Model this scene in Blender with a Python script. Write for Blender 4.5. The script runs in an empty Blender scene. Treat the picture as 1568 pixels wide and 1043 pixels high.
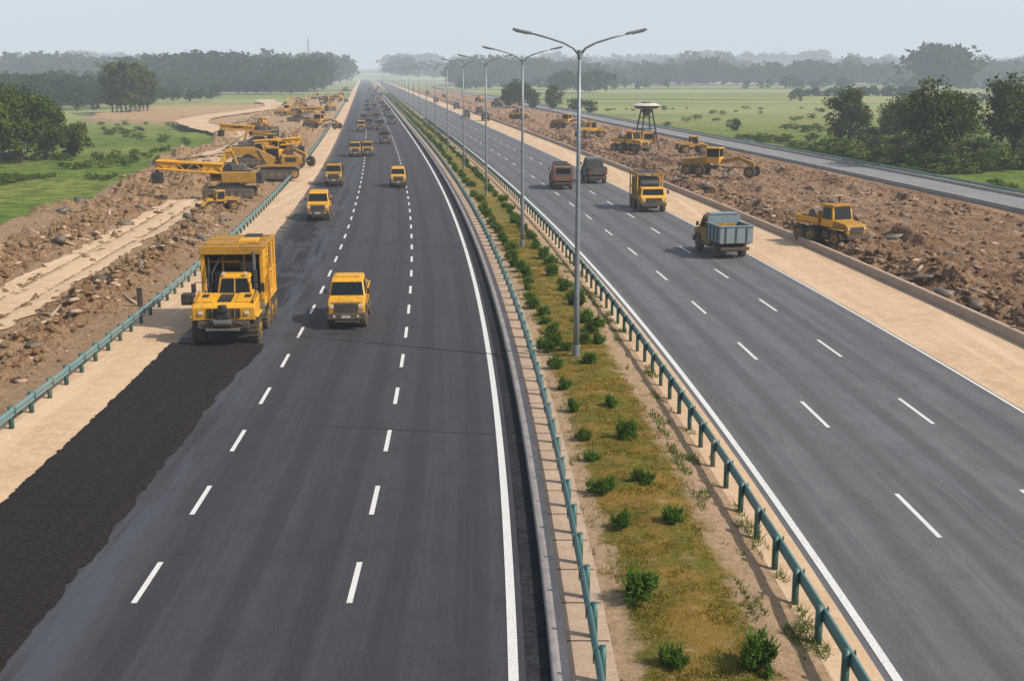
import bpy, bmesh, math, random
import numpy as np
from mathutils import Vector, Matrix, Euler
rng=np.random.default_rng(7); random.seed(7)
scene=bpy.context.scene
COL=scene.collection
# ------------------------------------------------------------------ road geometry
def xc(D):
    t=np.maximum(np.asarray(D,float)-15,0)
    return .14-.12*(t-60*(1-np.exp(-t/60)))
def head(D):
    t=max(D-15,0); return -.12*(1-math.exp(-t/60))
def Dsteps(a,b,k=.02,mn=1.0):
    o=[a]
    while o[-1]<b: o.append(o[-1]+max(mn,o[-1]*k))
    o[-1]=b
    return np.array(o)
# ------------------------------------------------------------------ noise
def vnoise(x,y,seed=0):
    ix=np.floor(x).astype(np.int64); iy=np.floor(y).astype(np.int64)
    fx=x-ix; fy=y-iy; fx=fx*fx*(3-2*fx); fy=fy*fy*(3-2*fy)
    def h(a,b):
        n=(a*374761393+b*668265263+seed*144269504)&0xffffffff
        n=((n^(n>>13))*1274126177)&0xffffffff
        return ((n^(n>>16))&0xffff)/65535.
    return (h(ix,iy)*(1-fx)+h(ix+1,iy)*fx)*(1-fy)+(h(ix,iy+1)*(1-fx)+h(ix+1,iy+1)*fx)*fy
def fbm(x,y,seed=0,o=4):
    s=0;a=.5
    for i in range(o):
        s=s+a*vnoise(x*2**i,y*2**i,seed+i*17); a*=.5
    return s
def ridged(x,y,seed=0,o=3):
    s=0;a=.5
    for i in range(o):
        s=s+a*(1-np.abs(2*vnoise(x*2**i,y*2**i,seed+i*13)-1)); a*=.5
    return s
def sstep(a,b,x):
    t=np.clip((x-a)/(b-a),0,1); return t*t*(3-2*t)
# ------------------------------------------------------------------ materials
class M:
    def __init__(s,name):
        s.m=bpy.data.materials.new(name); s.m.use_nodes=True
        s.t=s.m.node_tree; s.n=s.t.nodes; s.l=s.t.links
        s.b=s.n['Principled BSDF']
    def node(s,typ,**k):
        n=s.n.new(typ)
        for a,v in k.items(): setattr(n,a,v)
        return n
    def set(s,sock,v):
        if isinstance(v,bpy.types.NodeSocket): s.l.new(v,sock)
        else:
            if isinstance(v,(tuple,list)) and len(v)==3 and sock.type=='RGBA': v=(*v,1)
            sock.default_value=v
    def uv(s): return s.node('ShaderNodeUVMap').outputs[0]
    def pos(s): return s.node('ShaderNodeNewGeometry').outputs['Position']
    def obj(s): return s.node('ShaderNodeTexCoord').outputs['Object']
    def mapv(s,v,sc): 
        n=s.node('ShaderNodeMapping'); s.l.new(v,n.inputs[0]); n.inputs['Scale'].default_value=sc; return n.outputs[0]
    def noise(s,v,scale,detail=4,rough=.6,dist=0):
        n=s.node('ShaderNodeTexNoise'); s.l.new(v,n.inputs['Vector'])
        n.inputs['Scale'].default_value=scale; n.inputs['Detail'].default_value=detail
        n.inputs['Roughness'].default_value=rough; n.inputs['Distortion'].default_value=dist
        return n.outputs[0]
    def ramp(s,f,lo,hi,a=0.,b=1.):
        n=s.node('ShaderNodeMapRange'); n.interpolation_type='SMOOTHSTEP'
        s.set(n.inputs[0],f); n.inputs[1].default_value=lo; n.inputs[2].default_value=hi
        n.inputs[3].default_value=a; n.inputs[4].default_value=b; return n.outputs[0]
    def mix(s,f,a,b,mode='MIX'):
        n=s.node('ShaderNodeMix'); n.data_type='RGBA'; n.blend_type=mode
        s.set(n.inputs[0],f); s.set(n.inputs[6],a); s.set(n.inputs[7],b); return n.outputs[2]
    def math(s,op,a,b=0.):
        n=s.node('ShaderNodeMath'); n.operation=op; s.set(n.inputs[0],a); s.set(n.inputs[1],b); return n.outputs[0]
    def sep(s,v):
        n=s.node('ShaderNodeSeparateXYZ'); s.l.new(v,n.inputs[0]); return n.outputs
    def bump(s,h,strength=.3,dist=.05):
        n=s.node('ShaderNodeBump'); n.inputs['Strength'].default_value=strength; n.inputs['Distance'].default_value=dist
        s.l.new(h,n.inputs['Height']); s.l.new(n.outputs[0],s.b.inputs['Normal'])
    def col(s,c): s.set(s.b.inputs['Base Color'],c)
    def rough(s,r): s.set(s.b.inputs['Roughness'],r)
def paint(name,c,rough=.45,metal=0.,dust=.35,dustcol=(.24,.17,.10),low=.6):
    m=M(name); o=m.obj()
    n1=m.noise(o,1.3,4,.65); n2=m.noise(o,7,4,.7)
    z=m.sep(o)[2]
    lw=m.ramp(z,.2,1.7,low,0.)
    f=m.math('ADD',m.ramp(n1,.42,.7,0.,dust),m.math('MULTIPLY',lw,n2))
    dark=m.mix(m.ramp(n2,.48,.7,0.,.6),c,tuple(x*.4 for x in c))
    m.col(m.mix(f,dark,dustcol)); m.rough(m.ramp(n1,.3,.7,rough,min(1,rough+.3)))
    m.b.inputs['Metallic'].default_value=metal
    return m.m
YEL=paint('yellow_paint',(.70,.36,.016),.42,dust=.22)
YELF=paint('yellow_paint_worn',(.42,.22,.022),.6,dust=.5,dustcol=(.15,.10,.055))
DARK=paint('dark_steel',(.022,.022,.024),.5,dust=.2)
STEEL=paint('grey_steel',(.12,.12,.125),.5,.3)
GREYB=paint('grey_blue_paint',(.19,.27,.31),.45,dust=.2)
BROWN=paint('brown_paint',(.15,.08,.045),.45,dust=.2)
CHAR=paint('charcoal_paint',(.05,.055,.06),.4,dust=.2)
WHT=paint('white_paint_dusty',(.6,.6,.57),.4,dust=.2)
RUB=paint('rubber',(.018,.018,.019),.85,dust=.25)
def simple(name,c,rough,metal=0.,spec=.5):
    m=M(name); o=m.obj(); n=m.noise(o,6,4)
    m.col(m.mix(m.ramp(n,.3,.7,0.,.35),c,tuple(x*.6 for x in c))); m.rough(rough); m.b.inputs['Metallic'].default_value=metal; m.b.inputs['Specular IOR Level'].default_value=spec
    return m.m
GLASS=simple('window_glass',(.012,.016,.019),.12,0,.3)
LAMPW=simple('headlight_glass',(.6,.6,.56),.15)
RED=simple('tail_light',(.35,.02,.015),.3)
ORNG=simple('amber_light',(.7,.22,.02),.3)
GALV=simple('galvanised_steel',(.25,.29,.32),.45,.4)
# asphalt
def asphalt(name,base,left=True):
    m=M(name); uv=m.uv()
    fine=m.noise(uv,22,5,.9); st=m.noise(m.mapv(uv,(2.2,.02,1)),1,5,.7); big=m.noise(m.mapv(uv,(.35,.07,1)),1,5,.7)
    med=m.noise(m.mapv(uv,(1.1,.6,1)),1,5,.78); st2=m.noise(m.mapv(uv,(7.,.05,1)),1,4,.7)
    c=m.mix(m.ramp(st,.32,.68),tuple(x*.68 for x in base),tuple(x*1.34 for x in base))
    c=m.mix(m.ramp(big,.35,.7,0.,.7),c,tuple(x*1.65 for x in base))
    c=m.mix(m.ramp(med,.42,.68,0.,.45),c,tuple(x*.55 for x in base))
    c=m.mix(m.ramp(st2,.5,.66,0.,.3),c,tuple(x*1.9 for x in base))
    c=m.mix(m.ramp(fine,.45,.62,0.,.6),c,tuple(x*2.5 for x in base))
    s=m.sep(uv)
    wv=m.math('ABSOLUTE',m.math('SINE',m.math('MULTIPLY',s[0],1.7)))
    c=m.mix(m.math('MULTIPLY',m.ramp(wv,.75,1.),m.ramp(big,.3,.6,.15,.45)),c,tuple(x*.6 for x in base))
    if left:
        n=m.noise(m.mapv(uv,(.45,.10,1)),1,5,.7,.6)
        win=m.math('MULTIPLY',m.math('MULTIPLY',m.ramp(s[0],-14.,-12.6),m.ramp(s[0],-10.2,-8.7,1.,0.)),m.math('MULTIPLY',m.ramp(s[1],50,56),m.ramp(s[1],95,150,1.,0.)))
        c=m.mix(m.math('MULTIPLY',win,m.ramp(n,.45,.52,0.,.92)),c,(.012,.011,.012))
        dn=m.noise(m.mapv(uv,(.8,.05,1)),1.3,5,.7)
        w2=m.math('MULTIPLY',m.ramp(s[0],-11.2,-10.4),m.ramp(s[0],-9.9,-8.7,1.,0.))
        c=m.mix(m.math('MULTIPLY',w2,m.ramp(dn,.36,.6,0.,.75)),c,(.072,.082,.10))
        w3=m.math('MULTIPLY',m.ramp(s[0],-13.2,-14.3),m.ramp(m.noise(uv,.8,4),.35,.65))
        c=m.mix(m.math('MULTIPLY',w3,.8),c,(.3,.22,.15))
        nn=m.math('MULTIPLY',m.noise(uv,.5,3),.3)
        for (a,wd) in ((39.5,.05),(69.5,.06),(77.,.06)):  # thin slanted dark lines: lamp-post shadows painted into the asphalt colour
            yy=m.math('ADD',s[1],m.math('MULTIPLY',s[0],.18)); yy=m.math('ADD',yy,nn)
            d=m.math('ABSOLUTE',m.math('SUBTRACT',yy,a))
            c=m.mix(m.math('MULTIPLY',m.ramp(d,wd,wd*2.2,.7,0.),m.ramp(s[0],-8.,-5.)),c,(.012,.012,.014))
    m.col(c); m.rough(m.ramp(st,.3,.7,.62,.8)); m.b.inputs['Specular IOR Level'].default_value=.35
    m.bump(fine,.5,.012); return m.m
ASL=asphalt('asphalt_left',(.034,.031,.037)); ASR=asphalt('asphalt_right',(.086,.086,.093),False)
def fresh():
    m=M('fresh_asphalt'); uv=m.uv()
    f=m.noise(m.mapv(uv,(1,1.6,1)),6,6,.85); b=m.noise(m.mapv(uv,(2.2,.12,1)),1,4,.7)
    rows=m.noise(m.mapv(uv,(.35,3.2,1)),1,5,.8)
    c=m.mix(m.ramp(f,.42,.62),(.010,.008,.008),(.038,.031,.028)); c=m.mix(m.ramp(b,.35,.7,0.,.4),c,(.034,.028,.025)); 
    c=m.mix(m.ramp(rows,.5,.66,0.,.45),c,(.008,.007,.007))
    m.col(c); m.rough(.9); m.b.inputs['Specular IOR Level'].default_value=.2; m.bump(m.math('ADD',f,m.math('MULTIPLY',rows,1.)),.8,.08); return m.m
FRESH=fresh()
def dirt(name,a,b,c3,sc=1.,bs=.8,bd=.15,specks=0.,streak=0.,edge=None):
    m=M(name); p=m.pos()
    n1=m.noise(p,.35*sc,5,.7,.3); n2=m.noise(p,2.2*sc,6,.8); n3=m.noise(p,11*sc,3,.75)
    c=m.mix(m.ramp(n1,.40,.60),a,b); c=m.mix(m.ramp(n2,.47,.58,0.,.8),c,c3); c=m.mix(m.ramp(n3,.52,.70,0.,.6),c,tuple(min(.72,x*1.35+.05) for x in a))
    if streak:
        s=m.noise(m.mapv(p,(1.1,.03,1)),1,5,.7,.2); c=m.mix(m.ramp(s,.5,.62,0.,streak),c,tuple(min(.7,x*1.25+.05) for x in a)); c=m.mix(m.ramp(s,.42,.34,0.,streak),c,c3)
    if edge:
        z=m.sep(p)[2]; c=m.mix(m.ramp(z,edge[0],edge[1],.6,0.),c,edge[2])
    if specks:
        v=m.node('ShaderNodeTexVoronoi'); m.l.new(p,v.inputs['Vector']); v.inputs['Scale'].default_value=2.2
        c=m.mix(m.math('MULTIPLY',m.ramp(v.outputs['Distance'],.12,.22,specks,0.),m.ramp(n1,.45,.6)),c,(.62,.53,.42))
    m.col(c); m.rough(.95); m.b.inputs['Specular IOR Level'].default_value=.15; m.bump(m.math('ADD',n2,m.math('MULTIPLY',n3,.5)),bs,bd); return m.m
SHO=dirt('sandy_shoulder',(.55,.39,.25),(.48,.33,.205),(.59,.425,.285),.6,.3,.03,streak=.4)
EAR=dirt('excavated_earth',(.62,.415,.24),(.48,.29,.15),(.19,.098,.045),1.,1.,.5,.9,edge=(-.1,.25,(.58,.405,.25)))
EAR2=dirt('excavated_earth_dark',(.50,.325,.20),(.35,.205,.115),(.14,.075,.04),1.,1.,.5,.7,streak=.55)
CONC=dirt('kerb_concrete',(.32,.29,.275),(.38,.34,.32),(.26,.24,.23),1.,.3,.02)
CONT=dirt('tan_concrete',(.46,.35,.26),(.42,.31,.23),(.38,.28,.2),1.,.3,.02)
GUT=dirt('gutter_tar',(.018,.020,.026),(.028,.030,.036),(.012,.013,.017),1.,.3,.02)
FRO=dirt('frontage_asphalt',(.22,.225,.23),(.25,.25,.25),(.18,.185,.19),.3,.2,.02)
def roadpaint():
    m=M('road_marking_paint'); uv=m.uv(); n=m.noise(uv,22,4,.8); n2=m.noise(uv,2.5,4,.7)
    m.col(m.mix(m.math('MULTIPLY',m.ramp(n,.50,.64),m.ramp(n2,.3,.7,.35,1.)),(.72,.72,.70),(.12,.12,.125))); m.rough(.6); return m.m
RP=roadpaint()
def median():
    m=M('median_grass_and_soil'); uv=m.uv(); s=m.sep(uv)
    w=m.noise(uv,.9,5,.7); off=m.math('ADD',s[0],m.math('MULTIPLY',m.math('SUBTRACT',w,.5),1.8))
    g=m.math('MULTIPLY',m.ramp(off,2.35,2.75),m.ramp(off,4.95,5.45,1.,0.))
    patch=m.noise(uv,1.7,5,.75); g=m.math('MULTIPLY',g,m.ramp(patch,.33,.45,.35,1.))
    n=m.noise(uv,5,6,.8); n2=m.noise(uv,.6,5,.65)
    gc=m.mix(m.ramp(n,.35,.65),(.085,.10,.014),(.23,.19,.038)); gc=m.mix(m.ramp(n2,.44,.62,0.,.75),gc,(.33,.19,.05))
    dc=m.mix(m.ramp(n,.35,.65),(.54,.385,.25),(.38,.255,.155)); dc=m.mix(m.ramp(m.noise(uv,1.3,5,.7),.52,.65,0.,.5),dc,(.22,.20,.075))
    m.col(m.mix(g,dc,gc)); m.rough(.95); m.b.inputs['Specular IOR Level'].default_value=.1; m.bump(n,1.,.12); return m.m
MED=median()
def field():
    m=M('grass_fields'); p=m.pos(); s=m.sep(p)
    n1=m.noise(m.mapv(p,(.012,.02,.02)),1,5,.6); n2=m.noise(p,.5,6,.75); n3=m.noise(m.mapv(p,(.0016,.008,.01)),1,3,.5,.4)
    near=m.mix(m.ramp(n1,.35,.65),(.13,.20,.028),(.24,.26,.055)); near=m.mix(m.ramp(n2,.42,.6,0.,.8),near,(.055,.10,.018))
    far=m.mix(m.ramp(n3,.42,.52),(.20,.24,.075),(.31,.31,.13)); far=m.mix(m.ramp(n3,.54,.6),far,(.13,.18,.055))
    far=m.mix(m.ramp(n2,.4,.7,0.,.35),far,(.10,.14,.045))
    m.col(m.mix(m.ramp(s[1],220,420),near,far)); m.rough(.95); m.b.inputs['Specular IOR Level'].default_value=.1; m.bump(n2,1.,.5); return m.m
FIELD=field()
def foliage(name,dk,lt,tr=.25):
    m=M(name); a=m.node('ShaderNodeAttribute',attribute_name='tint').outputs['Fac']
    c=m.mix(a,dk,lt)
    d=m.node('ShaderNodeBsdfDiffuse'); t=m.node('ShaderNodeBsdfTranslucent'); x=m.node('ShaderNodeMixShader')
    m.l.new(c,d.inputs[0]); m.l.new(m.mix(1.,c,(1,1,.5),'MULTIPLY'),t.inputs[0]); x.inputs[0].default_value=tr
    m.l.new(d.outputs[0],x.inputs[1]); m.l.new(t.outputs[0],x.inputs[2])
    m.l.new(x.outputs[0],m.n['Material Output'].inputs[0]); m.n.remove(m.b); return m.m
LEAF=foliage('tree_leaves',(.014,.036,.006),(.13,.18,.026))
LEAFD=foliage('distant_leaves',(.012,.034,.012),(.058,.092,.026))
SHR=foliage('shrub_leaves',(.02,.065,.012),(.12,.21,.035))
BUSHM=foliage('bush_leaves',(.04,.085,.015),(.17,.22,.045))
BLADE=foliage('grass_blades',(.09,.12,.015),(.40,.28,.055),.3)
BARK=simple('bark',(.10,.075,.055),.9)
def railmat(name,c):
    m=M(name); o=m.pos(); n=m.noise(o,3,5,.7); n2=m.noise(o,.4,3)
    c2=m.mix(m.ramp(n,.45,.7,0.,.5),c,tuple(x*.6+.05 for x in c)); m.col(m.mix(m.ramp(n2,.45,.7,0.,.3),c2,(.3,.25,.19)))
    m.rough(.5); m.b.inputs['Metallic'].default_value=.2; return m.m
RAIL=railmat('teal_rail_steel',(.085,.20,.19)); RAILP=railmat('teal_post_steel',(.03,.11,.10)); RAILL=railmat('pale_teal_rail_steel',(.16,.27,.27))
# ------------------------------------------------------------------ mesh helpers
def fast(name,V,F,mats,smooth=False,uv=None,attr=None,mi=None):
    V=np.ascontiguousarray(V,dtype=np.float32); F=np.ascontiguousarray(F,dtype=np.int32); k=F.shape[1]
    me=bpy.data.meshes.new(name)
    me.vertices.add(len(V)); me.vertices.foreach_set('co',V.ravel())
    me.loops.add(F.size); me.loops.foreach_set('vertex_index',F.ravel())
    me.polygons.add(len(F)); me.polygons.foreach_set('loop_start',np.arange(len(F),dtype=np.int32)*k)
    if mi is not None: me.polygons.foreach_set('material_index',np.asarray(mi,dtype=np.int32))
    me.update(calc_edges=True)
    if smooth: me.polygons.foreach_set('use_smooth',np.ones(len(F),dtype=bool))
    if uv is not None:
        l=me.uv_layers.new(name='UVMap'); l.data.foreach_set('uv',np.asarray(uv,dtype=np.float32)[F.ravel()].ravel())
    if attr is not None:
        a=me.attributes.new('tint','FLOAT','FACE'); a.data.foreach_set('value',np.asarray(attr,dtype=np.float32))
    for m in (mats if isinstance(mats,(list,tuple)) else [mats]): me.materials.append(m)
    return me
def ob(name,me,parent=None,loc=(0,0,0),rot=0.,scale=1.):
    o=bpy.data.objects.new(name,me); COL.objects.link(o); o.location=loc; o.rotation_euler=(0,0,rot)
    o.scale=(scale,)*3 if not isinstance(scale,tuple) else scale
    if parent: o.parent=parent
    return o
def gridmesh(name,offs,Ds,zf,mat,smooth=True,jit=None):
    offs=np.asarray(offs,float); O,D=np.meshgrid(offs,Ds)
    if jit is not None: O=O+jit(O,D)
    Z=zf(O,D) if callable(zf) else np.full_like(O,zf)
    V=np.stack([xc(D)+O,D,Z],-1).reshape(-1,3); nx=len(offs); ny=len(Ds)
    i=(np.arange(ny-1)[:,None]*nx+np.arange(nx-1)[None]).ravel()
    F=np.stack([i,i+1,i+nx+1,i+nx],1)
    return fast(name,V,F,mat,smooth,uv=np.stack([O.ravel(),D.ravel()],1))
def ribbon(name,o0,o1,D0,D1,z,mat,n=2,k=.02,mn=2.):
    return ob(name,gridmesh(name,np.linspace(o0,o1,n),Dsteps(D0,D1,k,mn),z,mat))
def sweep(name,prof,Ds,mat,parent=None):
    n=len(prof); Ds=np.asarray(Ds)
    pr=np.array(prof); O=np.tile(pr[:,0],(len(Ds),1)); Z=np.tile(pr[:,1],(len(Ds),1)); D=np.repeat(Ds[:,None],n,1)
    V=np.stack([xc(D)+O,D,Z],-1).reshape(-1,3)
    i=(np.arange(len(Ds)-1)[:,None]*n+np.arange(n-1)[None]).ravel(); F=np.stack([i,i+1,i+n+1,i+n],1)
    return ob(name,fast(name,V,F,mat,uv=np.stack([O.ravel(),D.ravel()],1)),parent)
def empty(name,loc=(0,0,0),rot=0.,scale=1.):
    e=bpy.data.objects.new(name,None); COL.objects.link(e); e.location=loc; e.rotation_euler=(0,0,rot); e.scale=scale if isinstance(scale,tuple) else (scale,)*3; return e
BOXF=np.array([[0,3,2,1],[4,5,6,7],[0,1,5,4],[1,2,6,5],[2,3,7,6],[3,0,4,7]])
def boxesV(C,S):
    C=np.asarray(C,float); S=np.broadcast_to(np.asarray(S,float),C.shape)
    u=np.array([[-1,-1,-1],[1,-1,-1],[1,1,-1],[-1,1,-1],[-1,-1,1],[1,-1,1],[1,1,1],[-1,1,1]])*.5
    V=(C[:,None]+u[None]*S[:,None]).reshape(-1,3); F=(np.arange(len(C))[:,None,None]*8+BOXF[None]).reshape(-1,4)
    return V,F
# ------------------------------------------------------------------ ground
FAR=3200.
gx=np.concatenate([np.linspace(-7000,-600,12),np.linspace(-500,600,56),np.linspace(800,7000,12)])
gy=np.concatenate([[-400.],np.linspace(-50,900,96),np.linspace(1000,9000,30)])
GX,GY=np.meshgrid(gx,gy)
rel=GX-xc(GY)
GZ=-.45+np.where((rel<-45)|(rel>62),1,0)*((fbm(GX/60,GY/60,3)-.45)*1.2)*sstep(60,120,GY)
lowm=(GY>260)&(GY<620)&(rel<0)&(rel>-120)
GZ=np.where(lowm,-1.2,GZ)
V=np.stack([GX,GY,GZ],-1).reshape(-1,3); nx=len(gx); i=(np.arange(len(gy)-1)[:,None]*nx+np.arange(nx-1)[None]).ravel()
ob('ground',fast('ground',V,np.stack([i,i+1,i+nx+1,i+nx],1),FIELD,True))
def hills(name,y0,y1,h,seed,x0=-3500,x1=3500):
    hx=np.linspace(x0,x1,140); hy=np.linspace(y0,y1,10); X,Y=np.meshgrid(hx,hy)
    t=(Y-y0)/(y1-y0); Z=-1+np.sin(np.clip(t*1.3,0,1)*math.pi/2)*(h*(.45+.9*fbm(X/500,Y*0+seed,seed,3)))
    V=np.stack([X,Y,Z],-1).reshape(-1,3); i=(np.arange(9)[:,None]*140+np.arange(139)[None]).ravel()
    ob(name,fast(name,V,np.stack([i,i+1,i+141,i+140],1),FIELD,True)); return lambda x:-1+h*(.45+.9*fbm(np.asarray(x)/500.,np.zeros_like(x)+seed+.0,seed,3))
hillz=hills('background_hills',2300,3300,28,5)
# earthworks
def uL(D): return 35.5+4*vnoise(D/17,D*0,4)+52*sstep(290,350,D)*(1-sstep(430,520,D))
def zL(O,D):
    u=-O; rough=ridged(O/.9,D/.9,1,4)-.55; big=fbm(O/5,D/7,9,3)-.45; fine=ridged(O/.45,D/.5,21,2)-.4
    heap=sstep(.42,.62,fbm(O/2.2,D/3.2,44,3))
    m1=np.exp(-((u-20.9)/1.25)**2); m2=np.exp(-((u-30.2)/2.2)**2)
    b1=m1*(.2+.9*heap)*.8; b2=m2*(.2+1.1*heap)*.8
    haul=sstep(22.2,23.0,u)*(1-sstep(26.8,27.6,u))*(1-sstep(105,135,D))
    track2=sstep(24,26,u)*(1-sstep(33,35,u))*sstep(150,170,D)
    mounds=sstep(.50,.66,fbm(O/3,D/4.5,33,3))*1.2*sstep(90,130,D)*sstep(18.5,21,u)*(1-.8*sstep(38,42,u))
    wgt=np.clip(m1*1.2+m2*1.1+.3+.5*sstep(95,130,D)*(u<38),0,1.2)
    z=-.15+(b1+b2)*(1-sstep(110,150,D)*.5)+mounds+(rough*1.4+fine*.5)*wgt+big*.35
    z=z*(1-haul)+haul*(.02+.05*rough)
    z=z*(1-track2*.8)
    e=1-sstep(17.9,19.6,u); z=z*(1-e)+e*(-.04+fine*.1)
    t=sstep(-1.5,2.5,u-uL(D)); z=z*(1-t)-1.8*t
    return z
offsL=-np.concatenate([np.arange(16.9,40,.22),np.arange(40,96,1.2)])
ob('excavated_earth',gridmesh('excavated_earth',offsL,Dsteps(20,620,.0038,.22),zL,EAR))
def zR(O,D):
    rough=ridged(O/.9,D/1.5,2,4)-.55; fine=ridged(O/.45,D/.5,25,2)-.4
    heap=sstep(.42,.62,fbm(O/2.2,D/3.5,46,3))
    m1=np.exp(-((O-27.)/1.6)**2)
    rid=m1*(.2+.9*heap)*.8+np.exp(-((O-33.)/1.1)**2)*heap*.8+np.exp(-((O-43.5)/1.6)**2)*heap*.8
    z=-.1+rid+rough*(.8+.8*m1)+fine*.4
    flat=sstep(34.8,35.6,O)*(1-sstep(40.3,41.3,O)); z=z*(1-flat*.85)-flat*.1*(np.exp(-((O-36.6)/.3)**2)+np.exp(-((O-38.8)/.3)**2))
    e=1-sstep(24.7,25.4,O); z=z*(1-e)+e*.15
    t=sstep(47.5,49.5,O); z=z*(1-t)-.1*t
    return z
ob('excavated_earth',gridmesh('excavated_earth_r',np.concatenate([np.arange(24.5,50.3,.24)]),Dsteps(20,900,.0038,.24),zR,EAR2))
ob('dirt_haul_road',gridmesh('haul',-np.linspace(23.0,26.9,14)[::-1],Dsteps(20,118,.004,.5),lambda O,D:.09+.04*(fbm(O/1.3,D/1.3,1,5)-.5)-.09*np.exp(-((O+24.1+.2*np.sin(D/9))/.25)**2)-.09*np.exp(-((O+25.9+.2*np.sin(D/9))/.25)**2),SHO,jit=lambda O,D:np.where((O<-26.6)|(O>-23.3),(fbm(D/1.5,O,5)-.5)*1.4,0)))
ob('dirt_haul_road',gridmesh('haul2',-np.linspace(25.5,33.5,10)[::-1],Dsteps(165,560,.004,.5),lambda O,D:.2+.1*(fbm(O/1.3,D/1.3,1,5)-.5),SHO,jit=lambda O,D:-18*sstep(190,330,D)-6*np.sin(D/40.)*sstep(180,230,D)+np.where((O<-33)|(O>-26),(fbm(D/2.5,O,5)-.5)*3,0)))
# roads
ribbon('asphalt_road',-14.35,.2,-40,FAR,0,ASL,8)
ribbon('asphalt_road',7.35,19.3,-40,FAR,0,ASR,8)
ob('sandy_shoulder',gridmesh('sh',-np.linspace(14.2,17.35,6)[::-1],Dsteps(-20,FAR,.01,.4),lambda O,D:.012+.03*(O<-14.5)*(1+0*D),SHO,jit=lambda O,D:np.where(O>-14.3,(fbm(D/1.2,O*0,5)-.5)*.25,np.where(O<-17.2,(fbm(D/1.2,O*0,15)-.5)*.8,0))))
ribbon('sandy_shoulder',19.15,24.2,-20,FAR,.012,SHO,4)
ribbon('sandy_shoulder',6.35,7.45,-20,FAR,.012,SHO)
ob('fresh_asphalt_strip',gridmesh('fresh',-np.concatenate([[14.5,14.3],np.arange(14.15,10.9,-.12),[10.8,10.6]]),Dsteps(5,53.5,.005,.13),
   lambda O,D:np.where((O<-14.45)|(O>-10.65),.006,.055+.03*(ridged(O*2.5,D*3,2)-.5)),FRESH,
   jit=lambda O,D:np.where(O>-10.9,(fbm(D/.9,D*0,6)-.5)*.35+.5*sstep(44,53,D),np.where(O<-14.2,(fbm(D/.7,D*0,7)-.5)*.4,0))))
# median
ribbon('drain_gutter',.2,.72,-20,FAR,-.03,GUT)
K=Dsteps(-20,FAR,.02,2.)
sweep('kerb',[(.72,-.1),(.72,.20),(.75,.23),(1.05,.23),(1.08,.2),(1.08,.1)],K,CONC)
ribbon('paved_strip',1.08,2.05,-20,FAR,.17,CONT)
pj=np.arange(20,160,1.9); V,F=boxesV(np.stack([xc(pj)+1.56,pj,pj*0+.173],1),(.9,.035,.012)); ob('paving_joints',fast('pj',V,F,GUT))
ob('median_strip',gridmesh('median',np.concatenate([[2.03],np.arange(2.2,6.3,.2),[6.4]]),Dsteps(-10,FAR,.006,.2),
   lambda O,D:.12+.16*np.exp(-((O-4)/1.6)**2)+(fbm(O/.5,D/.5,3,4)-.5)*.16*sstep(2.03,2.5,O)*(1-sstep(6,6.4,O))-.12*sstep(5.6,6.4,O),MED))
sweep('concrete_barrier',[(24.1,-.1),(24.14,.42),(24.2,.47),(24.42,.47),(24.48,.42),(24.5,-.2)],K,CONT)
ribbon('frontage_road',50.6,56.6,30,1100,.02,FRO,3)
sweep('kerb',[(50.2,-.2),(50.2,.3),(50.5,.3),(50.55,0)],Dsteps(30,1100,.02,2),CONC)
sweep('kerb',[(56.6,0),(56.65,.3),(57.0,.3),(57.,-.6)],Dsteps(30,1100,.02,2),CONC)
# markings
def stripes(name,off,w,starts,L,z=.007):
    Vs=[];Fs=[];UV=[];c=0
    for s in starts:
        for (a,b) in ((s,s+L/2),(s+L/2,s+L)):
            zz=z+a*2e-5
            for (D,o) in ((a,off-w/2),(a,off+w/2),(b,off+w/2),(b,off-w/2)):
                Vs.append((float(xc(D))+o,D,zz)); UV.append((o,D))
            Fs.append((c,c+1,c+2,c+3)); c+=4
    return ob(name,fast(name,np.array(Vs),np.array(Fs),RP,uv=np.array(UV)))
stripes('lane_marking',-8.8,.14,27.4-1.35+5.75*np.arange(0,110),2.4)
stripes('lane_marking',-3.8,.14,27.4-1.35+5.75*np.arange(0,110),2.4)
stripes('lane_marking',11.4,.14,31.8-1.7+10.15*np.arange(-2,70),3.4)
stripes('lane_marking',15.2,.14,42.4-1.7+10.25*np.arange(-3,70),3.4)
ribbon('edge_line',-.16,.05,-10,1500,.012,RP,2,.02,1.)
ribbon('edge_line',7.62,7.82,-10,1500,.012,RP,2,.02,1.)
ribbon('edge_line',18.96,19.10,-10,1500,.012,RP,2,.02,1.)
# guardrails
def guardrail(off,D0,D1,mr,mp,side,sp=2.,zb=0.,hh=.78):
    e=empty('guardrail'); s=side
    pr=[(off+s*.02,hh-.31),(off+s*.09,hh-.25),(off+s*.09,hh-.20),(off+s*.03,hh-.155),(off+s*.09,hh-.11),(off+s*.09,hh-.06),(off+s*.02,hh),(off-s*.01,hh),(off-s*.01,hh-.31)]
    sweep('beam',[(a,b+zb) for a,b in pr],Dsteps(D0,D1,.01,1.),mr,e)
    d=[D0]
    while d[-1]<D1: d.append(d[-1]+(sp if d[-1]<320 else sp*3))
    d=np.array(d); V,F=boxesV(np.stack([xc(d)+off-s*.08,d,d*0+zb+hh/2-.05],1),(.13,.15,hh+.16)); ob('posts',fast('posts',V,F,mp),e)
    V,F=boxesV(np.stack([xc(d)+off+s*.1,d,d*0+zb+hh-.155],1),(.02,.09,.34)); ob('reflector_plates',fast('pl',V,F,mp),e)
guardrail(1.62,8,900,RAIL,RAILP,-1,2.,.17,.75)
guardrail(6.6,8,900,RAIL,RAILP,1,2.,.0,.85)
guardrail(-16.75,8,700,RAILL,RAILP,1,2.,.0,.8)
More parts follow.
